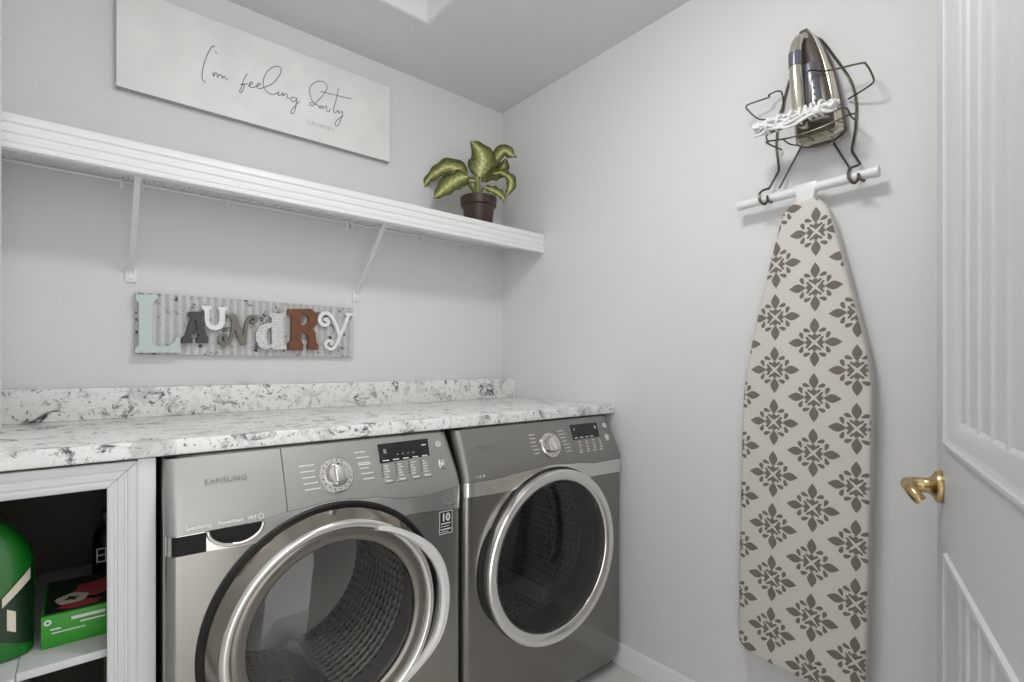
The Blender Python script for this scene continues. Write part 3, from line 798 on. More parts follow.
# convex hull of the inset outline for clipping
hp = sorted(set((round(a, 5), round(b, 5)) for a, b in inset(.0015)))
def half(pts):
    h = []
    for p in pts:
        while len(h) >= 2 and (h[-1][0]-h[-2][0])*(p[1]-h[-2][1])-(h[-1][1]-h[-2][1])*(p[0]-h[-2][0]) <= 0:
            h.pop()
        h.append(p)
    return h
CO = half(hp)[:-1] + half(hp[::-1])[:-1]; CSG = 1
for ci, (cy_, off) in enumerate(((.421, .5), (.519, 0), (.621, .5), (.7255, 0))):
    for r in range(-1, 10):
        cz = 1.5045 - .1492*(r-off) if ci < 3 else 1.5045-.1492*r
        tilt = (1.5-cz)*(.0115 if ci == 1 else (.0135 if ci == 2 else (.0065 if ci == 0 else .014)))
        for pl in MOT:
            pp = []
            for j in range(len(pl)):       # finer outline
                a, b = pl[j], pl[(j+1) % len(pl)]
                for q in range(2):
                    pp.append((cy_+tilt-(a[0]+(b[0]-a[0])*q/2), cz+a[1]+(b[1]-a[1])*q/2))
            cl = clip(pp, 0)
            if len(cl) >= 3:
                t_ = bmesh.new()
                V = [t_.verts.new((face_x(edge_dist(p))-.0006, p[0], p[1])) for p in cl]
                try:
                    f = t_.faces.new(V)
                    if f.normal.x > 0 or True:
                        f.normal_update()
                        if f.normal.x > 0:
                            f.normal_flip()
                    bmesh.ops.triangulate(t_, faces=t_.faces[:])
                    if min(edge_dist(p) for p in cl) < RB:
                        bmesh.ops.subdivide_edges(t_, edges=t_.edges[:], cuts=3, use_grid_fill=True)
                        for v in t_.verts:
                            v.co.x = face_x(edge_dist((v.co.y, v.co.z)))-.0007
                except ValueError:
                    pass
                m.add(t_, 1)
obj('cover', m, [M['board'], M['motif']], ib)
m = MB(); bl = [(a, b) for a, b in inset(.006)]
m.prism(bl, XFB+.0362, XFB+.040, lambda a, b, h: (h, a, b)); obj('metal_top', m, M['wire'], ib)
m = MB()
m.tube([(1.558, .540, 1.585), (1.558, .55, 1.0), (1.558, .57, .45)], .008, 10); m.tube([(1.558, .595, 1.585), (1.558, .60, 1.0), (1.558, .60, .42)], .008, 10)
obj('legs', m, M['bartube'], ib)
m = MB(); m.tube([(1.530, .7360, 1.6290), (1.530, .3875, 1.6330)], .0128, 18)
for y_, dz in ((.7375, 1.629), (.386, 1.633)):
    m.lathe([(0, -.004), (.0138, -.004), (.0143, 0), (.0140, .012), (.0128, .013)], (1.530, y_, dz), (1, 0, 0), (0, 0, 1), (0, -1 if y_ > .5 else 1, 0), 18)
obj('foot_bar', m, M['bartube'], ib)
m = MB(); m.prism([(.580, 1.645), (.520, 1.646), (.531, 1.590), (.568, 1.590)], 1.517, 1.545, lambda a, b, h: (h, a, b), .004)
obj('yoke', m, M['bartube'], ib)

# ------------------------------------------------------------------ wire caddy, iron and cord
cd = thing('iron_holder', 'bronze wire holder with side loops and two hooks on the right wall', 'holder', (1.565, .53, 1.66))
rw = .0026
def wire(name, pts, r=rw, sm=6, closed=False):
    m = MB(); m.tube(pts, r, 8, closed, sm=sm); return obj(name, m, M['bronze'], cd)
xb = 1.569
# back frame: pointed arch with legs
def soften(P, q=.010):
    out = [Vector(P[0])]
    for a, b, c in zip(P, P[1:], P[2:]):
        a, b, c = Vector(a), Vector(b), Vector(c)
        out += [b+(a-b).normalized()*min(q, (a-b).length*.45), b*.6+((b+(a-b).normalized()*min(q, (a-b).length*.45))+(b+(c-b).normalized()*min(q, (c-b).length*.45)))*.2, b+(c-b).normalized()*min(q, (c-b).length*.45)]
    return out+[Vector(P[-1])]
arch = [tuple(v) for v in cr([Vector(v) for v in [(xb, .630, 1.90), (xb, .612, 1.965), (xb, .594, 2.005), (xb, .562, 2.055), (xb, .532, 2.055), (xb, .493, 1.985), (xb, .456, 1.906), (xb, .443, 1.84), (xb, .4445, 1.775)]], 5)]
wire('back_frame', soften([(xb-.020, .660, 1.664), (xb-.004, .637, 1.717), (xb, .647, 1.793), (xb, .641, 1.872)], .008)+[Vector(v) for v in arch]+soften([(xb, .4445, 1.774), (xb-.004, .452, 1.716), (xb-.020, .428, 1.668)], .008), .0032, 0)
for a in ([(xb, .578, 1.769), (xb-.016, .632, 1.660)], [(xb, .505, 1.770), (xb-.016, .450, 1.660)]):
    wire('strut', a, .0028, 0)
wire('cord_loop', [(1.566, .604, 1.863), (1.548, .640, 1.866), (1.528, .677, 1.871), (1.518, .706, 1.905), (1.518, .711, 1.921), (1.526, .690, 1.926), (1.535, .653, 1.929), (1.538, .654, 1.938), (1.55, .626, 1.940), (1.566, .626, 1.90), (1.567, .640, 1.872)], .0023, 4)
wire('cord_loop', [(1.467, .527, 1.842), (1.467, .527, 1.915), (1.474, .514, 1.924), (1.50, .490, 1.921), (1.51, .418, 1.912), (1.512, .405, 1.904), (1.512, .391, 1.868), (1.516, .394, 1.852), (1.55, .445, 1.853), (1.566, .460, 1.857)], .0023, 4)
# basket that carries the iron
wire('basket', [(1.566, .630, 1.776), (1.500, .640, 1.778), (1.462, .628, 1.770), (1.450, .590, 1.759), (1.448, .545, 1.753), (1.452, .480, 1.757), (1.470, .430, 1.773), (1.500, .424, 1.780), (1.566, .445, 1.786)], .0023, 5)
wire('basket_rail', [(1.500, .640, 1.780), (1.455, .622, 1.786), (1.446, .550, 1.784), (1.450, .470, 1.785), (1.472, .440, 1.796), (1.540, .446, 1.797), (1.566, .446, 1.797)], .0023, 5)
for y_ in (.48, .53, .58):
    wire('basket_bar', [(1.449, y_, 1.756), (1.500, y_, 1.757), (1.566, y_, 1.772)], .002, 3)
for y_, s_ in ((.656, 1), (.430, 1)):
    wire('hook', [(1.549, y_+.004, 1.667), (1.528, y_+.012, 1.658), (1.512, y_+.014, 1.645), (1.508, y_+.012, 1.626), (1.516, y_+.003, 1.613), (1.522, y_-.004, 1.622), (1.512, y_-.008, 1.632), (1.508, y_-.012, 1.618), (1.514, y_-.022, 1.611)], .0036, 5)

# iron: soleplate against the wall, nose up
ir = thing('clothes_iron', 'champagne steam iron standing nose up in the wire holder on the right wall', 'iron', (1.53, .528, 1.775))
IZ0 = 1.772
def iw(t):          # half width along the height (0 heel .. 1 nose)
    if t < 0:
        return .0585*math.sqrt(max(0, 1-(t/.09)**2))
    return .0585*(1-t**2.3)**.66 if t < 1 else 0
def isec(t0, t1, x0, x1, k0, k1, mat_, name, parent=ir, N=34):
    m = MB(); K = 28; vs = []; fs = []
    rows = []
    for (xx, kk) in ((x0, k0*.94), (x0+(x1-x0)*.12, k0), (x0+(x1-x0)*.88, k1), (x1, k1*.94)):
        ring = []
        for i in range(N+1):
            t = t0+(t1-t0)*(1-math.cos(PI*i/N))/2; ring.append((xx, .520+.030*t-iw(t)*kk, IZ0+.300*t))
        for i in range(N, -1, -1):
            t = t0+(t1-t0)*(1-math.cos(PI*i/N))/2; ring.append((xx, .520+.030*t+iw(t)*kk, IZ0+.300*t))
        rows.append(ring)
    n = len(rows[0])
    for rg in rows:
        vs += rg
    for i in range(len(rows)-1):
        for k in range(n):
            fs.append((i*n+k, i*n+(k+1) % n, (i+1)*n+(k+1) % n, (i+1)*n+k))
    fs += [tuple(range(n)), tuple(range((len(rows)-1)*n, len(rows)*n))[::-1]]
    m.faces(vs, fs); return obj(name, m, mat_, parent, 50)
isec(-.089, 1, 1.562, 1.552, 1.02, 1.04, M['chrome'], 'soleplate')
isec(-.085, .985, 1.5515, 1.538, 1.06, 1.05, M['irond'], 'skirt')
isec(-.075, .975, 1.5375, 1.510, 1.0, .90, M['ironm'], 'body')
isec(.0, .955, 1.5095, 1.500, .80, .66, M['irond'], 'saddle')
isec(.15, .62, 1.4995, 1.490, .50, .40, M['ironw'], 'water_tank')
m = MB()
HP = [(1.508, .552, IZ0+.268), (1.492, .556, IZ0+.258), (1.478, .558, IZ0+.232), (1.472, .557, IZ0+.185), (1.471, .553, IZ0+.120), (1.474, .549, IZ0+.065), (1.482, .545, IZ0+.030), (1.505, .538, IZ0+.020)]
m.tube(HP, lambda t: .0125+.0035*math.sin(PI*t), 18, sm=8)
hd = obj('handle', m, M['ironm'], ir)
m = MB(); m.tube([(1.4705, .5573, IZ0+.215), (1.4702, .5565, IZ0+.178)], .0165, 18); obj('grip_window', m, M['ironw'], hd, label='dark grey window band on the handle')
m = MB(); m.tube([(1.512, .551, IZ0+.276), (1.502, .546, IZ0+.270), (1.496, .542, IZ0+.252)], .009, 14, sm=4); obj('steam_button', m, M['chrome'], ir)
m = MB()
for i in range(4):
    m.lathe([(0, .002), (.0035, .0015), (.004, 0)], (1.4892, .512+.0015*i, IZ0+.06+.018*i), (0, 1, 0), (0, 0, 1), (-1, 0, 0), 12)
obj('button', m, M['irond'], ir)
m = MB(); m.lathe([(0, .02), (.012, .018), (.015, 0)], (1.476, .544, IZ0+.028), (0, 1, 0), (0, 0, 1), (-1, 0, 0), 18); obj('heel_cap', m, M['irond'], ir)
# cord wound in a loose bundle over the basket
m = MB()
rnd = random.Random(3)
for q in range(6):
    pts = []
    for i in range(34):
        a = 2*PI*i/34
        pts.append((1.446+.016*math.sin(a+q)+rnd.uniform(-.003, .003), .552+.098*math.cos(a)+rnd.uniform(-.004, .004), 1.795+.012*math.sin(a)*math.cos(q)+.006*math.sin(5*a+q*1.3)+.003*q))
    m.tube(pts, .0038, 8, True, sm=3)
for k in range(7):
    y_ = .475+.022*k
    pts = [(1.446+.019*math.cos(b), y_+.010*math.sin(b*.5+k), 1.803+.018*math.sin(b)) for b in [2*PI*i/14 for i in range(14)]]
    m.tube(pts, .0038, 8, True, sm=3)
cdm = obj('power_cord', m, M['cord'], ir)
# ------------------------------------------------------------------ laundry machines
YM = 1.200; ZT = .955
def skin(X0, X1):
    def f(x, z):
        y = YM
        if z > .80:
            y += .06*((z-.80)/.155)**1.3
        d = max(0, min(x-X0, X1-x)); k = max(0, min(1, (z-.78)/.17)); rc = .024+.034*k*k*(3-2*k) if X1-x < x-X0 else .024
        if d < rc:
            y += rc-math.sqrt(max(0, rc*rc-(rc-d)**2))
        if z < .095:
            y += .030*((.095-z)/.075)**2
        return y
    return f
def interp(T, x):
    if x <= T[0][0]: return T[0][1]
    for (a, b), (c, d) in zip(T, T[1:]):
        if x <= c:
            k = (x-a)/(c-a); k = k*k*(3-2*k); return b+(d-b)*k
    return T[-1][1]
def overlay(m, f, xs, zlo, zhi, o0, th=.004, rows=10, idx=0):
    """raised skin panel between zlo(x) and zhi(x)"""
    n = len(xs); vs = []; fs = []
    for x in xs:
        a, b = zlo(x), zhi(x)
        for r in range(rows+1):
            z = a+(b-a)*r/rows; vs.append((x, f(x, z)-o0, z))
    N = n*(rows+1)
    for x in xs:
        a, b = zlo(x), zhi(x)
        for r in range(rows+1):
            z = a+(b-a)*r/rows; vs.append((x, f(x, z)-o0+th, z))
    q = rows+1
    for i in range(n-1):
        for r in range(rows):
            fs.append((i*q+r, (i+1)*q+r, (i+1)*q+r+1, i*q+r+1))
        fs.append((i*q, (i+1)*q, N+(i+1)*q, N+i*q)); fs.append((i*q+rows, (i+1)*q+rows, N+(i+1)*q+rows, N+i*q+rows))
    for r in range(rows):
        fs.append((r, r+1, N+r+1, N+r)); k = (n-1)*q; fs.append((k+r, k+r+1, N+k+r+1, N+k+r))
    m.faces(vs, fs, idx)
def lins(a, b, n):
    return [a+(b-a)*i/n for i in range(n+1)]
def quad(m, f, pts, o, th=.002, idx=0):
    """small plate on the skin; pts (x,z) corners"""
    n = len(pts)
    vs = [(x, f(x, z)-o, z) for x, z in pts] + [(x, f(x, z)-o+th, z) for x, z in pts]
    m.faces(vs, [tuple(range(n)), tuple(range(n, 2*n))[::-1]] + [(i, (i+1) % n, n+(i+1) % n, n+i) for i in range(n)], idx)
def bar(m, f, x0, x1, z0, z1, o=.0062, idx=0):
    quad(m, f, [(x0, z0), (x1, z0), (x1, z1), (x0, z1)], o, .0015, idx)
def tilt_frame(f, x, z):
    """point, right, up, out on the tilted control panel"""
    p = Vector((x, f(x, z), z)); u = (Vector((x, f(x, z+.005), z+.005))-Vector((x, f(x, z-.005), z-.005))).normalized()
    r = Vector((1, 0, 0)); o = r.cross(u)
    return p, r, u, o
def tmat(f, x, z, o=.0063):
    p, r, u, w_ = tilt_frame(f, x, z); p = p+w_*o
    return Matrix(((r.x, u.x, w_.x, p.x), (r.y, u.y, w_.y, p.y), (r.z, u.z, w_.z, p.z), (0, 0, 0, 1)))

def machine(kind, X0, X1, label):
    washer = kind == 'washer'
    root = thing('washing_machine' if washer else 'tumble_dryer', label, 'washing machine' if washer else 'dryer', ((X0+X1)/2, 1.55, 0))
    f = skin(X0, X1)
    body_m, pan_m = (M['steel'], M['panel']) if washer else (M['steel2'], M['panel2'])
    xc, zc = (.4575, .534) if washer else (1.1845, .523)
    RH = .284
    # --- body: front skin with the round port, sides, top, back
    m = MB()
    xs = sorted(set([round(v, 5) for v in [X0, X0+.001, X0+.003, X0+.006, X0+.010, X0+.015, X0+.020, X0+.024] + [X1-v for v in (0, .001, .003, .006, .010, .015, .020, .024)]]))
    angs = sorted(set([2*PI*i/120 for i in range(120)] + [math.atan2(z-zc, x-xc) % (2*PI) for x in (X0, X1) for z in (.02, ZT)]))
    def rect_r(a):
        ca, sa = math.cos(a), math.sin(a); best = 9
        if ca > 1e-9: best = min(best, (X1-xc)/ca)
        if ca < -1e-9: best = min(best, (X0-xc)/ca)
        if sa > 1e-9: best = min(best, (ZT-zc)/sa)
        if sa < -1e-9: best = min(best, (.02-zc)/sa)
        return best
    RN = 26; vs = []; fs = []
    for a in angs:
        r1 = rect_r(a)
        for i in range(RN+1):
            k = 1-(1-i/RN)**2.2
            r = RH-.012+(r1-RH+.012)*k
            x, z = xc+r*math.cos(a), zc+r*math.sin(a)
            vs.append((x, f(x, z), z))
    q = RN+1; na = len(angs)
    for i in range(na):
        j = (i+1) % na
        for r in range(RN):
            fs.append((i*q+r, j*q+r, j*q+r+1, i*q+r+1))
    m.faces(vs, fs)
    zs = lins(.02, .095, 6)+[.3, .55, .8]+lins(.82, ZT, 6)
    for xx in (X0, X1):
        v2 = []; f2 = []
        for z in zs:
            v2 += [(xx, f(xx, z), z), (xx, 1.88, z)]
        for i in range(len(zs)-1):
            f2.append((2*i, 2*i+1, 2*i+3, 2*i+2))
        m.faces(v2, f2)
    yt = f((X0+X1)/2, ZT)
    xt = xs
    v2 = [(x, f(x, ZT), ZT) for x in xt]+[(x, 1.88, ZT) for x in xt]; k = len(xt)
    m.faces(v2, [(i, i+1, k+i+1, k+i) for i in range(k-1)])
    m.faces([(X0, 1.88, .02), (X1, 1.88, .02), (X1, 1.88, ZT), (X0, 1.88, ZT)], [(0, 1, 2, 3)])
    v2 = [(x, f(x, .02), .02) for x in xt]+[(x, 1.88, .02) for x in xt]
    m.faces(v2, [(i, i+1, k+i+1, k+i) for i in range(k-1)])
    obj('body', m, body_m, root, 30)
    for fx in (X0+.06, X1-.06):
        for fy in (1.30, 1.82):
            m = MB(); m.lathe([(0, 0), (.022, 0), (.022, .012), (.012, .014), (.012, .022)], (fx, fy, 0.0005), (1, 0, 0), (0, 1, 0), (0, 0, 1), 20); obj('foot', m, M['black'], root)
    # --- control panel and chrome band with the arch over the door
    if washer:
        zb = lambda x: interp([(X0, .806), (.28, .807), (.36, .8165), (.46, .8235), (.55, .815), (.64, .799), (.69, .7945), (X1, .8035)], x)
        low = lambda x: interp([(X0, .767), (.30, .760), (.66, .752), (X1, .742)], x)
        xsplit = .3505
    else:
        zb = lambda x: interp([(X0, .8055), (.95, .805), (1.07, .812), (1.18, .8165), (1.30, .808), (1.40, .797), (X1, .796)], x)
        low = lambda x: interp([(X0, .764), (.96, .760), (1.40, .750), (X1, .746)], x)
        xsplit = X0
    def zband(x):
        d = abs(x-xc); z = low(x)
        if d < RH+.001:
            z = max(z, zc+math.sqrt(max(0, (RH+.001)**2-d*d)))
        return min(z, zb(x)-.003)
    xa = lins(X0+.0025, X0+.024, 6); xz = lins(X1-.024, X1-.0025, 6)
    ztop = lambda x: ZT-.004
    m = MB()
    x0p = xsplit+.0012 if washer else None
    overlay(m, f, (lins(x0p, X1-.024, 40) if washer else xa+lins(X0+.024, X1-.024, 50)[1:])+xz[1:], zb, ztop, .006, .006, 12)
    if washer:
        D = [(.5865, .8905), (.7340, .8945), (.7395, .9390), (.5885, .9370)]; cols = (.590, .629, .667, .7035); btn = (.603, .641, .681, .717); bz = .844
        px_, pz_, sx_, sz_ = .7675, .9185, .768, .8665
    else:
        D = [(1.3095, .8825), (1.4490, .8835), (1.4570, .9325), (1.3135, .9325)]; cols = (1.326, 1.363, 1.399, 1.434); btn = (1.333, 1.369, 1.4045, 1.4405); bz = .8385
        px_, pz_, sx_, sz_ = 1.4935, .9160, 1.4905, .874
    # --- printed cycle names either side of the dial
    rows = 5
    for i in range(rows if washer else 6):
        if washer:
            z = .9075-.0125*i*1.05; wL = (.036, .034, .031, .034, .036)[i]
            bar(m, f, .385+.002*i, .385+.002*i+wL, z-.0012, z+.0010, idx=1)
        else:
            z = .9155-.0115*i; wL = (.028, .026, .024, .022, .026, .022)[i]
            bar(m, f, 1.1105+.001*i, 1.1105+.001*i+wL, z-.0012, z+.0010, idx=1)
    for i in range(6 if washer else 7):
        z = (.9235-.0128*i) if washer else (.9175-.0112*i)
        x_ = .523+.0025*i if washer else 1.243+.003*i
        wL = (.030, .034, .030, .024, .032, .030, .026)[i]
        bar(m, f, x_, x_+wL, z-.0012, z+.0010, idx=1)
        if washer and i == 2:
            bar(m, f, x_, x_+.033, z-.0056, z-.0032, idx=1)
    for ci, x_ in enumerate(cols):
        for i in range(5):
            z = D[0][1]-.006-.0068*i - .0012
            if washer:
                p_, r_, u_, w_ = tilt_frame(f, x_-.0005*i, z); m.lathe([(0, .0008), (.0018, .0008), (.0018, 0)], p_+w_*.006, r_, u_, w_, 8, idx=2)
            bar(m, f, x_+.006-.0005*i, x_+(.018, .016, .020, .013, .017)[(i+ci) % 5], z-.0011, z+.0011, idx=1)
    if not washer:
        bar(m, f, .850, .879, .8165, .8190, idx=1); bar(m, f, .886, .891, .8155, .8215, idx=1); bar(m, f, .899, .905, .8160, .8215, idx=1)
    cp = obj('control_panel', m, [pan_m, M['mark'], M['black']], root)
    m = MB(); overlay(m, f, xa+lins(X0+.024, X1-.024, 90)[1:]+xz[1:], zband, lambda x: zb(x)-.0012, .005, .005, 6)
    obj('trim_band', m, M['satin'], root)
    if washer:
        m = MB(); overlay(m, f, xa+lins(X0+.024, xsplit-.0012, 24)[1:], zb, ztop, .0068, .0068, 12)
        dr = obj('detergent_drawer', m, pan_m, root)
        m = MB()       # scooped pull under the drawer
        N = 24; cx_, hw, hh = .2465, .052, .036
        ARC = [(cx_+hw*math.cos(PI+PI*i/N), .8055+hh*math.sin(PI+PI*i/N)) for i in range(N+1)]
        m.tube([(x, f(x, z)-.010, z) for x, z in ARC], .0042, 10)
        obj('pull_rim', m, M['chrome'], dr)
        m = MB(); quad(m, f, ARC, .0062, .001); obj('pull_recess', m, M['mattblack'], dr)
        m = MB(); overlay(m, f, lins(X0+.011, .192, 24), lambda x: .7655-.01*(x-X0), lambda x: .8035, .0066, .003, 4); obj('dark_insert', m, M['mattblack'], dr)
        m = MB(); m.text('SAMSUNG', .0165, tmat(f, .1935, .8925, .0088), spacing=1.12); obj('lettering', m, M['emboss'], dr, label='pressed grey lettering')
        m = MB(); m.text('Speedspray', .0102, tmat(f, .155, .8125, .0094), bold=.0004); m.text('Powerfoam', .0102, tmat(f, .213, .8125, .0094), bold=.0004); m.text('VRT', .0102, tmat(f, .268, .8125, .0094), bold=.0004)
        p_, r_, u_, w_ = tilt_frame(f, .296, .816); m.lathe([(.0040, 0), (.0058, 0), (.0058, .0008), (.0040, .0008)], p_+w_*.0068, r_, u_, w_, 18)
        obj('lettering', m, M['mark'], dr, label='small white lettering')
    # --- dial
    kx, kz, kr = (.4690, .8755, .043) if washer else (1.1950, .8745, .043)
    p, r, u, o = tilt_frame(f, kx, kz)
    m = MB(); m.lathe([(.0, .004), (kr, .004), (kr, .010), (kr-.003, .013), (kr-.014, .013), (kr-.016, .009), (0, .009)], p, r, u, o, 48)
    for i in range(14):
        a = R_(62+i*21.5)
        m.lathe([(0, .0008), (.0016, .0008), (.0016, 0)], p+o*.0128+(r*math.cos(a)+u*math.sin(a))*(kr-.008), r, u, o, 8, idx=1)
    dl = obj('dial', m, [M['satin'], M['black']], cp)
    m = MB()
    kk = .026
    m.lathe([(kk, .009), (kk, .024), (kk-.003, .028), (0, .029)], p, r, u, o, 40)
    Mk = Matrix(((r.x, u.x, o.x, p.x), (r.y, u.y, o.y, p.y), (r.z, u.z, o.z, p.z), (0, 0, 0, 1)))
    if not washer:
        m.box(-.0075, .0075, -.024, .024, .026, .036, .004, 3, mat=Mk @ Matrix.Rotation(R_(20), 4, 'Z'))
    else:
        m.box(-.012, .014, -.021, .021, .022, .0345, .005, 3, mat=Mk)
    m.box(-.0015, .0015, .016, .025, .028, .0298, 0, idx=1, mat=Mk)
    obj('dial_grip', m, [M['satin'], M['black']], cp)
    # --- display, buttons, indicator rows
    m = MB(); quad(m, f, D, .0075, .003, 2)
    xw = D[1][0]-D[0][0]
    for i in range(5 if washer else 4):
        x_ = D[0][0]+.008+i*xw/5*.98; bar(m, f, x_, x_+.017, D[0][1]+.0045, D[0][1]+.0068, .0082)
    if washer:
        for i in range(4):
            x_ = D[0][0]+.050+i*.0155; bar(m, f, x_, x_+.006, .9065, .9090, .0082, 1)
        bar(m, f, .601, .609, .913, .924, .0082, 1); bar(m, f, .716, .729, .9225, .925, .0082)
    else:
        bar(m, f, 1.324, 1.332, .914, .920, .0082, 1); bar(m, f, 1.437, 1.441, .912, .922, .0082)
    obj('display_screen', m, [M['mark'], M['emboss'], M['screen']], cp, label='dark display window')
    for x_ in btn:
        p_, r_, u_, w_ = tilt_frame(f, x_, bz); Mb = Matrix(((r_.x, u_.x, w_.x, p_.x), (r_.y, u_.y, w_.y, p_.y), (r_.z, u_.z, w_.z, p_.z), (0, 0, 0, 1)))
        m = MB()
        if washer:
            m.box(-.0145, .0145, -.0058, .0058, .004, .0085, .0022, 3, mat=Mb)
            m.box(-.009, .009, -.0014, .0014, .0083, .0090, 0, idx=1, mat=Mb)
        else:
            m.box(-.0085, .0085, -.0035, .0035, .004, .0080, .0018, 3, mat=Mb)
        obj('button', m, [pan_m if washer else M['satin'], M['mark']], cp)
    p_, r_, u_, w_ = tilt_frame(f, px_, pz_)
    m = MB(); m.lathe([(0, .009), (.0105, .009), (.012, .007), (.012, .004)], p_, r_, u_, w_, 28); m.lathe([(.005, .0094), (.0066, .0094), (.0066, .009)], p_, r_, u_, w_, 24, idx=1)
    obj('button', m, [M['satin'], M['mark']], cp, label='round power button')
    p_, r_, u_, w_ = tilt_frame(f, sx_, sz_); Mb = Matrix(((r_.x, u_.x, w_.x, p_.x), (r_.y, u_.y, w_.y, p_.y), (r_.z, u_.z, w_.z, p_.z), (0, 0, 0, 1)))
    m = MB(); m.box(-.011, .011, -.014, .014, .003, .0088, .004, 3, mat=Mb); m.faces([Mb @ Vector(v) for v in ((-.004, -.006, .0090), (.006, 0, .0090), (-.004, .006, .0090), (-.004, -.006, .0086), (.006, 0, .0086), (-.004, .006, .0086))], [(0, 1, 2), (3, 4, 5), (0, 1, 4, 3), (1, 2, 5, 4), (2, 0, 3, 5)], 1)
    obj('button', m, [M['satin'], M['mark']], cp, label='start button with arrow')
    # --- door
    u3, v3, w3 = (1, 0, 0), (0, 0, 1), (0, -1, 0)
    c = (xc, YM, zc)
    m = MB(); m.lathe([(RH+.001, -.012), (RH+.001, .003), (RH-.004, .006), (RH-.014, .004), (RH-.020, -.012)], c, u3, v3, w3, 96)
    if washer:
        obj('door_surround', m, M['black'], root)
        m = MB(); m.lathe([(.271, -.008), (.271, .010), (.269, .014), (.252, .0365), (.2495, .041)], c, u3, v3, w3, 128)
        m.lathe([(.2495, .041), (.2475, .0455), (.243, .0485), (.238, .049), (.233, .047), (.2295, .041), (.2265, .034)], c, u3, v3, w3, 128, idx=1)
        drr = obj('door', m, [M['bezel'], M['chrome2']], root)
        m = MB(); m.lathe([(.2275, .038), (.222, .040), (.202, .036), (.198, .032), (.197, .022)], c, u3, v3, w3, 128); obj('inner_ring', m, M['ring'], drr)
        m = MB()
        m.lathe([(.1985, .030), (.18, .038), (.15, .047), (.10, .056), (.05, .060), (0, .061)], c, u3, v3, w3, 96)
        obj('door_glass', m, M['wglass'], drr)
        m = MB()     # crescent grip on the free side of the door
        ro = [(68, .240, .226), (58, .249, .231), (48, .258, .237), (38, .270, .245), (28, .283, .254), (18, .2915, .262), (6, .296, .267), (-8, .297, .268), (-20, .294, .266), (-29, .281, .258), (-38, .264, .247), (-48, .249, .237), (-58, .238, .228)]
        ro = cr([Vector(a) for a in ro], 4)
        N = len(ro); vs = []; fs = []
        for qv in ro:
            a = R_(qv.x); R1 = qv.y; ri = qv.z
            ca, sa = math.cos(a), math.sin(a)
            for r_, h in ((ri, .040), (ri+.001, .050), (ri+(R1-ri)*.30, .057), (R1-(R1-ri)*.25, .056), (R1-.001, .049), (R1-.002, .038), (ri+(R1-ri)*.4, .034)):
                vs.append((xc+r_*ca, YM-h, zc+r_*sa))
        for i in range(N-1):
            for k in range(7):
                fs.append((i*7+k, i*7+(k+1) % 7, (i+1)*7+(k+1) % 7, (i+1)*7+k))
        fs += [tuple(range(7)), tuple(range((N-1)*7, N*7))[::-1]]
        m.faces(vs, fs); obj('door_handle', m, M['grip'], drr)
    else:
        obj('door_surround', m, M['black'], root)
        flare = lambda a: 1+.035*math.exp(-((a-R_(195))/R_(38))**2)
        m = MB(); m.lathe([(.274, -.008), (.278, .012), (.2795, .026), (.2785, .033), (.274, .0365), (.262, .0355), (.248, .031), (.243, .027), (.2405, .022), (.2395, .012)], c, u3, v3, w3, 128, rs=flare)
        drr = obj('door', m, M['chrome2'], root)
        m = MB(); m.lathe([(.2395*1.0, .026), (.22, .033), (.18, .042), (.12, .050), (.06, .054), (0, .055)], c, u3, v3, w3, 96, rs=lambda a: flare(a)); obj('door_glass', m, M['dglass'], drr)
        m = MB(); m.lathe([(.262, -.006), (.285, -.004), (.304, .001), (.304, .006), (.296, .010), (.262, .012)], c, u3, v3, w3, 40, a0=R_(152), a1=R_(212), rs=lambda a: 1-.06*abs((a-R_(182))/R_(30))**2.5)
        obj('door_handle', m, M['black'], drr, label='black grip recess behind the chrome ring')
    # --- inside the port
    m = MB(); m.lathe([(RH-.020, -.010), (.255, -.012), (.235, -.02), (.225, -.04), (.222, -.075), (.232, -.085), (.248, -.095)], c, u3, v3, w3, 96); obj('door_gasket', m, M['rubber'] if washer else M['black'], root)
    bm = bmesh.new(); uvl = bm.loops.layers.uv.new('UVMap')
    prof = [(.248, -.095, 0), (.252, -.12, .07), (.252, -.40, .7), (.24, -.43, .78), (.12, -.445, .95), (.02, -.447, 1.0)]
    S = 96; rows = []
    for i in range(S+1):
        a = 2*PI*i/S
        rows.append([(bm.verts.new((xc+r_*math.cos(a), YM-h, zc+r_*math.sin(a))), (i/S, v_)) for r_, h, v_ in prof])
    for i in range(S):
        for k in range(len(prof)-1):
            qd = [rows[i][k], rows[i+1][k], rows[i+1][k+1], rows[i][k+1]]
            fc = bm.faces.new([a_[0] for a_ in qd])
            fc.material_index = 0 if k < 3 else 1
            for l, a_ in zip(fc.loops, qd):
                l[uvl].uv = a_[1]
    bmesh.ops.recalc_face_normals(bm, faces=bm.faces)
    for fc in bm.faces:
        fc.normal_flip()
    dm = obj('drum', bm, [M['drum'], M['drumback']], root)
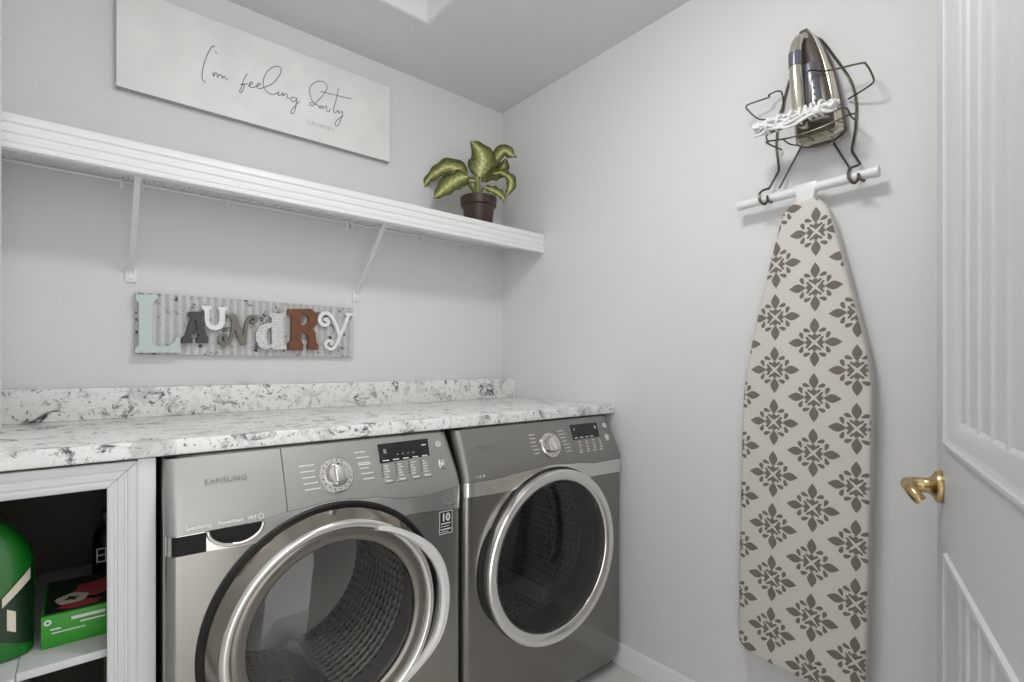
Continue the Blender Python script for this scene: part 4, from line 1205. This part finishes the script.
    for a0 in (35, 155, 275):
        m = MB(); a = R_(a0+ (0 if washer else 20))
        A, Bv = Vector((math.cos(a), 0, math.sin(a))), Vector((-math.sin(a), 0, math.cos(a)))
        cc = Vector((xc, YM, zc))
        pts = []
        for y_, k in ((.135, .6), (.16, 1), (.38, 1), (.41, .6)):
            for r_, w_ in ((.251, .032), (.222, .016), (.205, .006), (.205, -.006), (.222, -.016), (.251, -.032)):
                pts.append(cc+A*(.251-(.251-r_)*k)+Bv*w_*k+Vector((0, y_, 0)))
        fs = []
        for i in range(3):
            for k in range(5):
                fs.append((i*6+k, i*6+k+1, (i+1)*6+k+1, (i+1)*6+k))
        fs += [tuple(range(6)), tuple(range(18, 24))[::-1]]
        m.faces(pts, fs); obj('drum_paddle', m, M['satin'] if washer else M['wire'], dm)
    if washer:       # round-cornered ten sticker
        m = MB(); x0, x1, z0, z1 = .7500, .7920, .6765, .7395
        quad(m, f, [(x0, z0), (x1, z0), (x1, z1), (x0, z1)], .0012, .001, 1)
        quad(m, f, [(x0+.002, z0+.002), (x1-.002, z0+.002), (x1-.002, z1-.002), (x0+.002, z1-.002)], .0016, .0006, 0)
        m.text('10', .030, tmat(f, x0+.0055, .7125, .0018), idx=1, spacing=.95, bold=.0007)
        for z, wv, h in ((.704, .030, .0030), (.697, .026, .0016), (.688, .032, .0034), (.682, .024, .0016)):
            bar(m, f, x0+.005, x0+.005+wv, z, z+h, .0022, 1)
        obj('sticker', m, [M['black'], M['mark']], root, label='black sticker with white number ten')
        m = MB()
        for k, (dx, dz) in enumerate(((-.012, -.008), (.0, -.011), (.013, -.007), (-.010, .009), (.004, .006), (.014, .010))):
            quad(m, f, [(.779+dx-.0055, .772+dz-.003), (.779+dx+.004, .772+dz-.005), (.779+dx+.006, .772+dz+.003), (.779+dx-.002, .772+dz+.005)], .0058, .0008)
        obj('band_print', m, M['emboss'], root)
    else:
        m = MB(); m.text('SAMSUNG', .0145, tmat(f, .897, .8915, .0082), spacing=1.1)
        obj('lettering', m, M['emboss'], cp, label='pressed grey lettering')
    return root
machine('washer', .122, .826, 'silver front-load washing machine with large chrome ring door, left of the dryer')
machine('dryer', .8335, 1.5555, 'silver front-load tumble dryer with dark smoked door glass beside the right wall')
